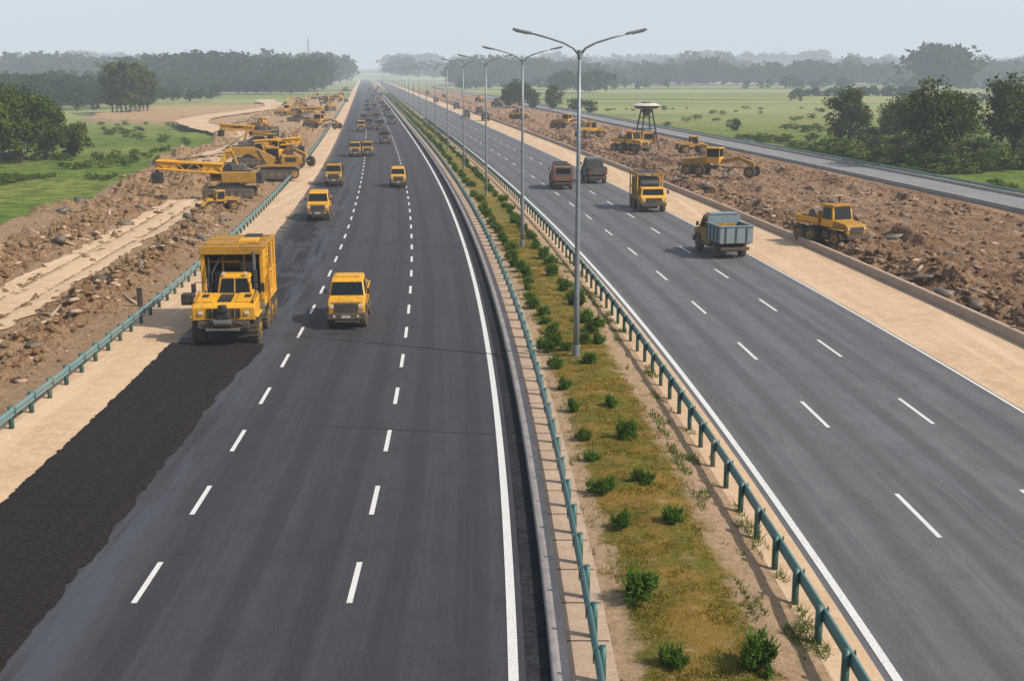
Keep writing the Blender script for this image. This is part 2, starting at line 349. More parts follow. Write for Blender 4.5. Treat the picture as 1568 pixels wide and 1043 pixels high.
guardrail(57.4,40,700,RAILL,RAILP,-1,4.,-.1,.7)
# ------------------------------------------------------------------ tubes & kit
def tubeV(pts,rad,seg=8):
    P=np.array(pts,float); n=len(P); V=[]
    for i in range(n):
        d=P[min(i+1,n-1)]-P[max(i-1,0)]; d/=np.linalg.norm(d)+1e-9
        a=np.cross(d,[0,0,1.]) if abs(d[2])<.95 else np.cross(d,[0,1.,0]); a/=np.linalg.norm(a); b=np.cross(d,a)
        r=rad[i] if hasattr(rad,'__len__') else rad
        for k in range(seg):
            t=2*math.pi*k/seg; V.append(P[i]+r*(math.cos(t)*a+math.sin(t)*b))
    F=[]
    for i in range(n-1):
        for k in range(seg):
            F.append((i*seg+k,i*seg+(k+1)%seg,(i+1)*seg+(k+1)%seg,(i+1)*seg+k))
    return np.array(V),np.array(F)
class Kit:
    def __init__(s,name): s.name=name; s.p={}; s.me=None
    def _add(s,part,mat,bm,smooth=False):
        t=bpy.data.meshes.new('t'); bm.to_mesh(t); bm.free()
        if part not in s.p: s.p[part]=(bmesh.new(),mat)
        s.p[part][0].from_mesh(t); bpy.data.meshes.remove(t)
    def box(s,part,mat,c,sz,bev=.02,top=(1,1),rot=(0,0,0),tshift=(0,0)):
        bm=bmesh.new(); bmesh.ops.create_cube(bm,size=1)
        for v in bm.verts:
            up=v.co.z>0; v.co.x*=sz[0]*(top[0] if up else 1); v.co.y*=sz[1]*(top[1] if up else 1); v.co.z*=sz[2]
            if up: v.co.x+=tshift[0]; v.co.y+=tshift[1]
        b=min(bev,min(sz)*.3)
        if b>.002: bmesh.ops.bevel(bm,geom=bm.edges[:],offset=b,segments=2,profile=.5,affect='EDGES')
        bmesh.ops.transform(bm,matrix=Matrix.Translation(c)@Euler(rot).to_matrix().to_4x4(),verts=bm.verts[:])
        s._add(part,mat,bm)
    def prism(s,part,mat,pts,w,x0=0.,zt=None,wt=None,bev=.03,axis='x'):
        bm=bmesh.new(); zmax=max(p[1] for p in pts); L=[];R=[]
        for (y,z) in pts:
            ww=w if zt is None or z<=zt else w+(wt-w)*(z-zt)/(zmax-zt)
            L.append(bm.verts.new((x0-ww/2,y,z))); R.append(bm.verts.new((x0+ww/2,y,z)))
        n=len(pts); bm.faces.new(L); bm.faces.new(R[::-1])
        for i in range(n): bm.faces.new((L[i],R[i],R[(i+1)%n],L[(i+1)%n]))
        bmesh.ops.recalc_face_normals(bm,faces=bm.faces[:])
        if bev>0: bmesh.ops.bevel(bm,geom=bm.edges[:],offset=bev,segments=2,profile=.5,affect='EDGES')
        s._add(part,mat,bm)
    def cyl(s,part,mat,c,r,h,axis='x',seg=22,bev=.02,r2=None):
        bm=bmesh.new(); bmesh.ops.create_cone(bm,cap_ends=True,segments=seg,radius1=r,radius2=r if r2 is None else r2,depth=h)
        if bev>0:
            es=[e for e in bm.edges if abs(e.verts[0].co.z-e.verts[1].co.z)<1e-6]
            bmesh.ops.bevel(bm,geom=es,offset=min(bev,h*.3),segments=2,profile=.5,affect='EDGES')
        R={'x':Matrix.Rotation(math.pi/2,4,'Y'),'y':Matrix.Rotation(math.pi/2,4,'X'),'z':Matrix.Identity(4)}[axis]
        bmesh.ops.transform(bm,matrix=Matrix.Translation(c)@R,verts=bm.verts[:]); s._add(part,mat,bm)
    def tube(s,part,mat,pts,r,seg=8):
        V,F=tubeV(pts,r,seg); bm=bmesh.new(); vs=[bm.verts.new(v) for v in V]
        for f in F: bm.faces.new([vs[i] for i in f])
        bm.faces.new(vs[:seg][::-1]); bm.faces.new(vs[-seg:]); s._add(part,mat,bm)
    def quad(s,part,mat,pts):
        bm=bmesh.new(); bm.faces.new([bm.verts.new(p) for p in pts]); s._add(part,mat,bm)
    def wheel(s,x,y,r,w,lug=False,hubm=None):
        s.cyl('tyres',RUB,(x,y,r),r,w,'x',26,w*.18)
        sx=1 if x>0 else -1
        s.cyl('hubs',hubm or STEEL,(x+sx*(w/2+.005),y,r),r*.5,.05,'x',16,.01)
        s.cyl('hub_caps',DARK,(x+sx*(w/2+.045),y,r),r*.2,.06,'x',10,.01)
        if lug:
            for k in range(18):
                a=2*math.pi*k/18
                s.box('tyres',RUB,(x,y+math.cos(a)*(r-.01),r+math.sin(a)*(r-.01)),(w*.95,.09,.07),.01,rot=(a-math.pi/2,0,0))
    def done(s):
        s.me=[]
        for part,(bm,mat) in s.p.items():
            bmesh.ops.recalc_face_normals(bm,faces=bm.faces[:]) if part not in('windows',) else None
            me=bpy.data.meshes.new(s.name+'_'+part); bm.to_mesh(me); bm.free(); me.materials.append(mat); s.me.append((part,me))
        return s
    def place(s,loc,rot=0.,scale=1.,name=None):
        e=empty(name or s.name,loc,rot,scale)
        for part,me in s.me: ob(part,me,e)
        return e
# ------------------------------------------------------------------ vehicles (front = -Y)
def light_truck(name,P,roofP=None,cargo='bed',cm=None):
    k=Kit(name); P2=roofP or P; cm=cm or P
    prof=[(-2.28,.62),(-2.32,1.15),(-2.22,1.34),(-1.5,1.46),(-1.14,2.14),(-1.0,2.25),(.28,2.28),(.45,2.15),(.5,.62)]
    k.prism('cab',P,prof,1.72,zt=1.42,wt=1.44,bev=.06)
    k.box('roof_panel',P2,(0,-.34,2.28),(1.22,1.05,.05),.02)
    def wx(z): return (1.72+(1.44-1.72)*max(0,(z-1.42)/(2.28-1.42)))/2+.006
    y=lambda z:-1.5+(z-1.46)/(2.14-1.46)*.36-.022
    k.quad('windows',GLASS,[(-.78,y(1.5),1.5),(.78,y(1.5),1.5),(.69,y(2.08),2.08),(-.69,y(2.08),2.08)])
    for s in (-1,1):
        for (a,b,c,d) in ((-1.3,-.5,-1.08,-.5),(-.43,.32,-.43,.28)):
            k.quad('windows',GLASS,[(s*wx(1.52),a,1.52),(s*wx(1.52),b,1.52),(s*wx(2.08),d,2.08),(s*wx(2.08),c,2.08)])
        k.box('door_seams',DARK,(s*.862,-.47,1.05),(.008,.02,.8),0)
        k.box('door_seams',DARK,(s*.862,-1.35,1.),(.008,.02,.7),0)
        k.box('handles',DARK,(s*.875,-.65,1.25),(.03,.16,.03),.008)
        k.box('mirrors',DARK,(s*1.0,-1.3,1.66),(.14,.08,.26),.03)
        k.tube('mirrors',DARK,[(s*.82,-1.25,1.55),(s*.98,-1.3,1.62)],.02,6)
        k.box('headlights',LAMPW,(s*.68,-2.31,1.1),(.2,.05,.15),.03)
        k.box('indicators',ORNG,(s*.68,-2.31,.97),(.18,.04,.05),.01)
        k.wheel(s*.76,-1.5,.47,.3,hubm=STEEL); k.wheel(s*.76,1.45,.47,.3,hubm=STEEL)
        k.prism('fender_flares',DARK,[(-2.1,.62),(-1.95,.98),(-1.7,1.1),(-1.3,1.1),(-1.05,.98),(-.9,.62),(-1.02,.62),(-1.15,.9),(-1.35,1.0),(-1.65,1.0),(-1.85,.9),(-1.98,.62)],.14,x0=s*.85,bev=0)
        k.box('sills',DARK,(s*.82,-.2,.58),(.16,1.5,.16),.02)
        k.box('tail_lights',RED,(s*.75,2.47,.95),(.18,.04,.22),.01)
    k.box('grille',DARK,(0,-2.32,1.04),(1.1,.05,.4),.02)
    for i in range(4): k.box('grille_bars',STEEL,(0,-2.348,.9+.09*i),(1.05,.02,.016),.004)
    k.box('bonnet_edge',DARK,(0,-2.3,1.3),(1.4,.03,.03),.005)
    k.box('bumper',DARK,(0,-2.4,.66),(1.8,.26,.32),.05); k.box('licence_plate',WHT,(0,-2.535,.66),(.42,.012,.12),.003); k.box('skid_plate',STEEL,(0,-2.38,.44),(1.1,.2,.1),.02)
    for s in (-.55,.55): k.cyl('fog_lights',LAMPW,(s,-2.535,.68),.06,.02,'y',12,.004)
    k.box('bonnet_ridge',P,(0,-1.87,1.41),(.7,.6,.035),.015,rot=(.15,0,0))
    k.box('windscreen_wipers',DARK,(.25,-1.56,1.52),(.6,.015,.015),0)
    k.box('chassis',DARK,(0,.3,.55),(1.1,4.3,.24),.02); k.box('axles',DARK,(0,1.45,.47),(1.4,.14,.14),.03); k.box('axles',DARK,(0,-1.5,.47),(1.4,.14,.14),.03)
    k.box('rear_bumper',DARK,(0,2.5,.6),(1.65,.12,.18),.02)
    if cargo=='bed':
        k.box('bed_floor',DARK,(0,1.5,.85),(1.7,1.85,.08),.01)
        for s in (-1,1): k.box('bed_sides',cm,(s*.86,1.5,1.2),(.07,1.85,.66),.015)
        k.box('bed_sides',cm,(0,2.42,1.2),(1.65,.07,.66),.015); k.box('headboard',cm,(0,.6,1.4),(1.65,.06,1.05),.015)
        for j in range(3):
            for s in (-1,1): k.box('stakes',DARK,(s*.905,.85+.6*j,1.2),(.03,.07,.64),.005)
        k.box('load',STEEL,(.1,1.5,1.1),(1.2,1.4,.4),.08)
    elif cargo=='box':
        k.prism('cargo_box',cm,[(.62,.8),(.62,2.1),(.75,2.2),(2.35,2.2),(2.46,2.05),(2.46,.8)],1.9,zt=1.8,wt=1.78,bev=.03)
        k.quad('windows',GLASS,[(.65,2.466,1.45),(-.65,2.466,1.45),(-.65,2.466,1.95),(.65,2.466,1.95)])
        k.box('rear_door_seam',DARK,(0,2.465,1.1),(.02,.015,.55),0)
        k.box('rear_door_seam',DARK,(0,2.465,1.38),(1.7,.015,.02),0)
        for s in (-1,1):
            k.box('side_ribs',DARK,(s*.955,1.1,1.35),(.02,.04,.9),.004); k.box('side_ribs',DARK,(s*.955,1.9,1.35),(.02,.04,.9),.004)
            k.quad('windows',GLASS,[(s*.956,.8,1.4),(s*.956,2.2,1.4),(s*.955,2.2,1.75),(s*.955,.8,1.75)])
        k.box('roof_rack',DARK,(0,1.5,2.26),(1.4,1.3,.04),.01); k.box('spare_carrier',DARK,(0,-.3,2.35),(1.2,.8,.06),.02)
    elif cargo=='dump':
        k.box('body_floor',DARK,(0,1.45,.95),(1.8,2.3,.1),.01)
        for s in (-1,1):
            k.box('body_sides',cm,(s*.95,1.45,1.4),(.08,2.3,.95),.02)
            for j in range(4): k.box('body_ribs',CHAR,(s*1.01,.5+.62*j,1.4),(.05,.08,.9),.01)
            k.box('body_rim',cm,(s*.95,1.45,1.9),(.16,2.36,.08),.02)
        k.box('tailgate',cm,(0,2.6,1.4),(1.86,.08,.95),.02); k.box('tailgate_rim',cm,(0,2.62,1.9),(1.98,.14,.08),.02)
        for j in (-.6,0,.6): k.box('tailgate_ribs',CHAR,(j,2.66,1.4),(.07,.05,.85),.01)
        k.box('headboard',cm,(0,.42,1.65),(1.9,.08,1.45),.02); k.box('cab_guard',cm,(0,.1,2.4),(1.7,.8,.06),.02)
        k.box('load',STEEL,(0,1.5,1.45),(1.7,2.0,.5),.2)
    return k.done()
def paver_truck():
    k=Kit('road_works_truck')
    k.box('chassis',DARK,(0,0,.95),(1.5,7.2,.45),.05)
    k.prism('bonnet',YEL,[(-3.75,1.15),(-3.78,1.75),(-3.6,1.92),(-2.0,2.1),(-2.0,1.15)],2.8,bev=.05)
    for s in (-1,1):
        k.box('bonnet_panels',YEL,(s*.88,-2.85,2.04),(.75,1.35,.06),.02,rot=(.12,0,0))
        k.box('bonnet_rails',YELF,(s*1.32,-2.9,2.08),(.07,1.5,.2),.02,rot=(.12,0,0))
        k.box('bonnet_slots',DARK,(s*.95,-2.7,2.085),(.3,.5,.03),.005,rot=(.12,0,0))
    k.box('bonnet_vent',DARK,(0,-2.9,2.03),(.6,1.1,.05),.01,rot=(.12,0,0))
    k.box('grille',DARK,(0,-3.79,1.5),(1.5,.06,.42),.02)
    for i in range(5): k.box('grille_bars',YELF,(-.5+.25*i,-3.835,1.5),(.03,.03,.4),.005)
    for s in (-1,1): k.box('headlights',LAMPW,(s*1.02,-3.8,1.5),(.2,.05,.14),.03)
    k.box('front_frame',DARK,(0,-3.85,.98),(2.3,.35,.32),.04); k.box('front_step',STEEL,(0,-4.12,.82),(1.5,.3,.1),.02)
    k.cyl('winch',STEEL,(0,-4.1,1.12),.16,.8,'x',16,.02); k.box('winch_housing',DARK,(0,-4.0,1.42),(.5,.35,.3),.05)
    k.cyl('winch_drum',DARK,(0,-4.05,1.75),.2,.3,'z',14,.02)
    for s in (-1,1): k.tube('front_hoses',DARK,[(s*.3,-4.0,1.4),(s*.5,-4.2,1.2),(s*.9,-4.0,1.0)],.035)
    k.prism('driver_cab',YEL,[(-2.05,2.0),(-1.85,2.85),(-1.75,2.92),(-1.05,2.92),(-.95,2.0)],1.6,x0=.25,zt=2.1,wt=1.35,bev=.04)
    k.quad('windows',GLASS,[(-.44,-2.06,2.12),(.94,-2.06,2.12),(.83,-1.91,2.76),(-.33,-1.91,2.76)])
    k.box('window_bars',YEL,(.25,-1.99,2.45),(.05,.03,.7),.008,rot=(-.2,0,0))
    for s in (-1,1):
        k.quad('windows',GLASS,[(.25+s*.79,-1.9,2.2),(.25+s*.79,-1.1,2.2),(.25+s*.695,-1.15,2.78),(.25+s*.695,-1.75,2.78)])
        k.cyl('work_lights',LAMPW,(.25+s*.5,-1.88,2.99),.08,.08,'y',12,.01)
    zt=4.0
    k.box('hopper_walls',DARK,(0,2.95,2.5),(2.5,.1,2.7),.02)
    for s in (-1,1): k.box('hopper_walls',DARK,(s*1.22,1.1,2.5),(.08,3.6,2.7),.02)
    k.box('hopper_floor',DARK,(0,1.1,1.3),(2.4,3.7,.15),.02)
    k.box('hopper_machinery',STEEL,(-.35,.3,2.1),(1.3,1.2,1.5),.1); k.cyl('hopper_drum',YELF,(.2,1.6,2.7),.7,2.0,'x',20,.04); k.box('hopper_machinery',DARK,(.6,-.2,2.4),(.6,.6,1.9),.06)
    k.box('hopper_crossbars',YELF,(0,-.3,3.3),(2.4,.1,.1),.02); k.box('hopper_crossbars',STEEL,(-.5,-.5,2.9),(.08,.08,1.9),.02); k.box('hopper_crossbars',STEEL,(.5,-.5,2.9),(.08,.08,1.9),.02)
    k.box('canopy',YELF,(0,1.1,zt+.06),(3.0,4.3,.12),.04); k.box('canopy_lip',YELF,(0,-1.04,zt-.12),(2.9,.08,.28),.02)
    k.box('canopy_panel',YELF,(-.3,1.1,zt+.14),(1.9,3.5,.06),.02); k.box('canopy_hatch',YEL,(.6,.6,zt+.2),(.9,1.2,.12),.03); k.box('canopy_vent',DARK,(.6,2.1,zt+.2),(.8,.9,.12),.03)
    for i in range(3): k.box('canopy_ribs',YELF,(0,-.4+i*1.4,zt+.17),(2.7,.07,.05),.01)
    for s in (-1,1):
        for yy in (-.85,.6,2.0,3.05): k.box('frame_posts',YEL,(s*1.36,yy,2.6),(.2,.2,2.7),.03)
        k.box('frame_rails',YEL,(s*1.36,1.1,1.45),(.22,4.1,.35),.03); k.box('frame_rails',YELF,(s*1.37,1.1,2.6),(.12,4.0,.12),.02)
        k.box('side_panels',YEL,(s*1.33,1.9,2.0),(.08,2.1,.8),.02); k.box('side_panels',YELF,(s*1.33,-.1,3.2),(.08,1.3,1.2),.02)
        k.box('louvres',DARK,(s*1.345,1.3,3.2),(.06,1.3,1.),.02)
        for j in range(5): k.box('louvre_slats',YELF,(s*1.38,1.3,2.8+.2*j),(.04,1.3,.03),.006)
        k.tube('ladder',YELF,[(s*1.55,-.3,1.0),(s*1.55,-.3,3.3)],.03); k.tube('ladder',YELF,[(s*1.55,.1,1.0),(s*1.55,.1,3.3)],.03)
        for j in range(7): k.tube('ladder',YELF,[(s*1.55,-.3,1.15+.33*j),(s*1.55,.1,1.15+.33*j)],.02)
        k.box('mudguards',YEL,(s*1.2,-2.95,1.32),(.62,1.6,.1),.04); k.box('mudguards',YELF,(s*1.2,1.2,1.4),(.6,3.6,.08),.03)
        k.wheel(s*1.22,-2.95,.62,.56,True,YELF); k.wheel(s*1.2,.2,.6,.5,True,YELF); k.wheel(s*1.2,1.5,.6,.5,True,YELF); k.wheel(s*1.2,2.8,.6,.5,True,YELF)
        k.tube('mirror_arms',DARK,[(s*.95,-1.95,2.6),(s*1.5,-2.3,2.65),(s*1.55,-2.3,2.35)],.025); k.box('mirrors',DARK,(s*1.55,-2.32,2.4),(.22,.08,.4),.03)
        k.box('side_lockers',STEEL,(s*1.2,-1.45,1.25),(.5,.9,.55),.04)
    k.box('platform',STEEL,(-1.65,-2.6,1.75),(.75,.6,.08),.02); k.box('side_tool_box',DARK,(-1.75,-2.65,2.0),(.55,.6,.42),.04)
    k.tube('exhaust',STEEL,[(1.05,-1.2,2.0),(1.05,-1.2,3.9)],.08,12); k.cyl('exhaust_silencer',DARK,(1.05,-1.2,2.6),.14,.9,'z',12,.02)
    k.tube('hydraulic_pipes',DARK,[(-.9,-1.3,1.9),(-.9,-1.2,2.9),(-.6,-.9,3.5),(-.2,-.9,3.8)],.05); k.tube('hydraulic_pipes',DARK,[(-1.1,-1.3,1.9),(-1.05,-1.1,3.0),(-1.1,-.9,3.8)],.05)
    return k.done()
def cage_truck():
    k=Kit('cage_truck')
    k.box('chassis',DARK,(0,.2,.75),(1.2,5.6,.3),.03)
    k.prism('cab',YEL,[(-2.7,.75),(-2.75,1.3),(-2.6,1.45),(-2.45,1.5),(-2.3,2.1),(-2.2,2.18),(-1.2,2.18),(-1.1,.75)],2.3,zt=1.5,wt=2.05,bev=.05)
    k.quad('windows',GLASS,[(-.95,-2.47,1.55),(.95,-2.47,1.55),(.9,-2.345,2.06),(-.9,-2.345,2.06)])
    k.box('grille',DARK,(0,-2.76,1.1),(1.4,.05,.4),.02); k.box('bumper',DARK,(0,-2.82,.72),(2.3,.22,.3),.04)
    for s in (-1,1):
        k.box('headlights',LAMPW,(s*.88,-2.76,1.1),(.22,.05,.16),.03)
        k.quad('windows',GLASS,[(s*1.15,-2.3,1.55),(s*1.15,-1.35,1.55),(s*1.075,-1.35,2.04),(s*1.075,-2.15,2.04)])
        for yy in (-.9,.2,1.3,2.6): k.box('frame_posts',YEL,(s*1.15,yy,2.1),(.11,.11,2.4),.02)
        for zz in (1.15,2.0,3.25): k.box('frame_rails',YELF,(s*1.15,.85,zz),(.1,3.6,.1),.02)
        k.wheel(s*.98,-1.9,.5,.38,True,YELF); k.wheel(s*.98,1.0,.5,.38,True,YELF); k.wheel(s*.98,2.2,.5,.38,True,YELF)
        k.box('mirrors',DARK,(s*1.35,-2.35,1.8),(.18,.08,.35),.03); k.tube('mirror_arms',DARK,[(s*1.1,-2.3,2.0),(s*1.35,-2.35,1.95)],.02,6)
    k.box('tank',DARK,(0,1.2,1.9),(2.1,2.6,1.9),.1); k.box('canopy',YELF,(0,.85,3.34),(2.5,3.9,.08),.03); k.box('canopy_cover',DARK,(0,.85,3.4),(2.1,3.4,.04),.01)
    k.cyl('drum',STEEL,(0,-.3,2.5),.5,1.6,'x',18,.03)
    return k.done()
def site_dumper():
    k=Kit('site_dumper')
    k.box('chassis',DARK,(0,.2,.85),(1.1,5.0,.35),.04)
    k.prism('bonnet',YELF,[(-2.6,.95),(-2.6,1.5),(-2.4,1.65),(-1.1,1.8),(-1.1,.95)],1.7,bev=.05); k.box('grille',DARK,(0,-2.62,1.25),(1.1,.05,.4),.02)
    k.prism('cab',YEL,[(-1.15,1.3),(-1.05,2.15),(-.9,2.75),(.2,2.75),(.3,1.3)],1.75,zt=1.9,wt=1.55,bev=.04); k.box('cab_roof',YELF,(0,-.35,2.8),(1.8,1.5,.1),.03)
    k.quad('windows',GLASS,[(-.74,-1.12,1.85),(.74,-1.12,1.85),(.68,-.96,2.65),(-.68,-.96,2.65)])
    k.box('bed',YELF,(0,1.6,1.45),(2.1,2.6,.16),.03); k.box('bed_tail',YELF,(0,2.85,1.7),(2.1,.1,.45),.02); k.box('headboard',YELF,(0,.38,1.9),(2.1,.1,.9),.02)
    k.cyl('cable_reel',STEEL,(0,1.5,1.95),.42,1.3,'x',18,.03); k.box('load',DARK,(0,2.4,1.7),(1.5,.5,.4),.08)
    for s in (-1,1):
        k.quad('windows',GLASS,[(s*.885,-.95,1.85),(s*.885,.1,1.85),(s*.80,.05,2.65),(s*.80,-.8,2.65)])
        k.box('bed_sides',YEL,(s*1.03,1.6,1.68),(.07,2.5,.35),.02); k.box('headlights',LAMPW,(s*.68,-2.62,1.35),(.18,.05,.15),.02)
        for yy in (-1.8,.9,2.2): k.wheel(s*1.0,yy,.6,.48,True,YELF)
        k.box('mudguards',YELF,(s*1.0,-1.8,1.26),(.5,1.3,.08),.03); k.box('steps',DARK,(s*.95,-.6,.8),(.35,.7,.5),.03)
    k.box('bumper',DARK,(0,-2.75,.8),(2.0,.25,.3),.04); k.cyl('exhaust',DARK,(.75,.3,2.7),.06,1.2,'z',10,.01); k.box('beacon',ORNG,(0,-.3,2.9),(.14,.14,.12),.03)
    return k.done()
def excavator(boom_pts,stick_pts,bucket_at):
    k=Kit('excavator')
    for s in (-1,1):
        st=[]
        for t in np.linspace(-90,90,9): st.append((1.55+.45*math.cos(math.radians(t)),.47+.45*math.sin(math.radians(t))))
        for t in np.linspace(90,270,9): st.append((-1.55+.45*math.cos(math.radians(t)),.47+.45*math.sin(math.radians(t))))
        k.prism('tracks',DARK,st,.55,x0=s*1.15,bev=0)
        for j in range(15): k.box('track_shoes',DARK,(s*1.15,-1.55+.22*j,.95),(.6,.12,.05),.01)
        for j in range(5): k.cyl('track_rollers',STEEL,(s*1.44,-1.4+.7*j,.4),.2,.05,'x',14,.01)
        k.cyl('sprockets',YELF,(s*1.44,1.55,.47),.3,.06,'x',14,.01); k.cyl('sprockets',YELF,(s*1.44,-1.55,.47),.3,.06,'x',14,.01)
    k.box('undercarriage',DARK,(0,0,.75),(1.8,1.8,.4),.05); k.cyl('slew_ring',DARK,(0,0,1.05),.75,.25,'z',24,.02)
    k.box('deck',YELF,(0,.3,1.28),(2.6,3.6,.25),.04)
    k.prism('engine_house',YELF,[(.3,1.4),(.3,2.25),(1.7,2.3),(2.3,2.1),(2.35,1.4)],2.55,bev=.06)
    k.box('counterweight',DARK,(0,2.35,1.65),(2.5,.5,.85),.12); k.box('engine_vents',DARK,(0,1.2,2.31),(1.4,.8,.06),.02)
    for s in (-1,1): k.box('side_vents',DARK,(s*1.28,1.2,1.85),(.03,1.1,.45),.01)
    k.cyl('exhaust',DARK,(.7,1.3,2.6),.07,.6,'z',10,.01)
    k.prism('cab',YELF,[(-1.5,1.4),(-1.45,2.3),(-1.15,3.0),(.1,3.0),(.2,1.4)],.95,x0=-.8,bev=.05)
    k.quad('windows',GLASS,[(-1.2,-1.51,1.75),(-.4,-1.51,1.75),(-.4,-1.47,2.3),(-1.2,-1.47,2.3)])
    k.quad('windows',GLASS,[(-1.2,-1.46,2.33),(-.4,-1.46,2.33),(-.4,-1.2,2.92),(-1.2,-1.2,2.92)])
    for x in (-1.28,-.32): k.quad('windows',GLASS,[(x,-1.35,1.75),(x,.05,1.75),(x,.0,2.85),(x,-1.15,2.85)])
    k.prism('boom',YELF,boom_pts,.6,x0=.15,bev=.03); k.prism('stick',YEL,stick_pts,.45,x0=.15,bev=.03)
    by,bz=bucket_at
    k.prism('bucket',DARK,[(by+.1,bz+.1),(by-.55,bz-.05),(by-.8,bz-.6),(by-.45,bz-1.05),(by+.15,bz-1.15),(by+.45,bz-1.0),(by+.1,bz-.7)],1.2,x0=.15,bev=.03)
    for j in range(5): k.box('bucket_teeth',STEEL,(.15-.5+.25*j,by+.5,bz-1.03),(.09,.25,.06),.01)
    for s in (-1,1): k.tube('hydraulic_rams',STEEL,[(.15+s*.36,-1.2,1.5),(.15+s*.36,boom_pts[2][0],boom_pts[2][1]-.1)],.08)
    k.tube('hydraulic_rams',STEEL,[(.15,boom_pts[3][0],boom_pts[3][1]+.25),(.15,stick_pts[0][0],stick_pts[0][1]+.15)],.08)
    return k.done()
EX2=excavator([(-.6,1.3),(-.2,2.0),(-1.9,2.9),(-2.6,3.1),(-4.9,2.6),(-4.9,2.0),(-2.8,2.4),(-1.3,1.5)],[(-4.4,3.0),(-5.0,2.9),(-5.9,1.3),(-5.6,1.2),(-4.5,2.3)],(-5.7,1.4))
def rig():
    k=Kit('mobile_crane')
    for s in (-1,1):
        k.box('tracks',DARK,(s*1.3,0,.5),(.6,4.6,.95),.2)
        for j in range(6): k.cyl('track_rollers',STEEL,(s*1.62,-1.75+.7*j,.42),.24,.05,'x',12,.01)
    k.box('carbody',DARK,(0,0,.95),(2.2,2.4,.5),.05); k.cyl('slew_ring',STEEL,(0,0,1.3),.9,.3,'z',24,.02)
    k.box('upper_house',YELF,(0,1.0,1.95),(2.5,3.2,1.0),.08); k.box('counterweight',DARK,(0,2.8,1.9),(2.5,.6,1.0),.08); k.box('house_vents',DARK,(0,1.3,2.48),(1.6,1.4,.08),.02)
    k.box('engine_block',STEEL,(.2,.9,2.8),(1.1,1.3,.6),.06); k.cyl('cable_drum',DARK,(.3,.0,2.75),.4,1.0,'x',16,.02)
    k.prism('cab',YELF,[(-1.9,1.5),(-1.85,2.3),(-1.5,2.95),(-.6,2.95),(-.5,1.5)],1.0,x0=-.9,bev=.05)
    k.quad('windows',GLASS,[(-1.3,-1.93,1.8),(-.5,-1.93,1.8),(-.5,-1.9,2.28),(-1.3,-1.9,2.28)])
    for x in (-1.41,-.39): k.quad('windows',GLASS,[(x,-1.75,1.8),(x,-.65,1.8),(x,-.7,2.8),(x,-1.5,2.8)])
    L=6.4
    for dx in (-.4,.4):
        for dz in (-.4,.4): k.tube('arm_chords',YEL,[(.5+dx,-.4,2.7+dz),(.5+dx,-L,3.1+dz*.85)],.11,6)
    n=7
    for i in range(n):
        t0,t1=i/n,(i+1)/n
        for dx in (-.4,.4):
            p0=(.5+dx,-.4-(L-.4)*t0,2.7+.4*t0+(.38 if i%2 else -.38)); p1=(.5+dx,-.4-(L-.4)*t1,2.7+.4*t1+(-.38 if i%2 else .38)); k.tube('arm_lacing',YELF,[p0,p1],.07,5)
    k.box('arm_plates',YEL,(.5,-5.4,3.05),(.72,1.9,.95),.04,rot=(-.07,0,0)); k.box('arm_plates',YELF,(.5,-1.4,2.8),(.72,1.8,.95),.04,rot=(-.07,0,0)); k.box('arm_core',DARK,(.5,-3.4,2.9),(.4,2.6,.4),.03)
    k.tube('hanging_tool',DARK,[(.5,-L,3.0),(.5,-L,2.3)],.12,8); k.box('tool_block',DARK,(.5,-L,1.9),(.8,.9,1.0),.08)
    k.tube('mast',YELF,[(.5,1.0,2.5),(.5,.4,4.2)],.14,8); k.tube('stay_cable',DARK,[(.5,.4,4.2),(.5,-4.5,3.5)],.035,5); k.tube('stay_cable',DARK,[(.5,.4,4.2),(.5,2.8,2.4)],.035,5)
    return k.done()
RG=rig()
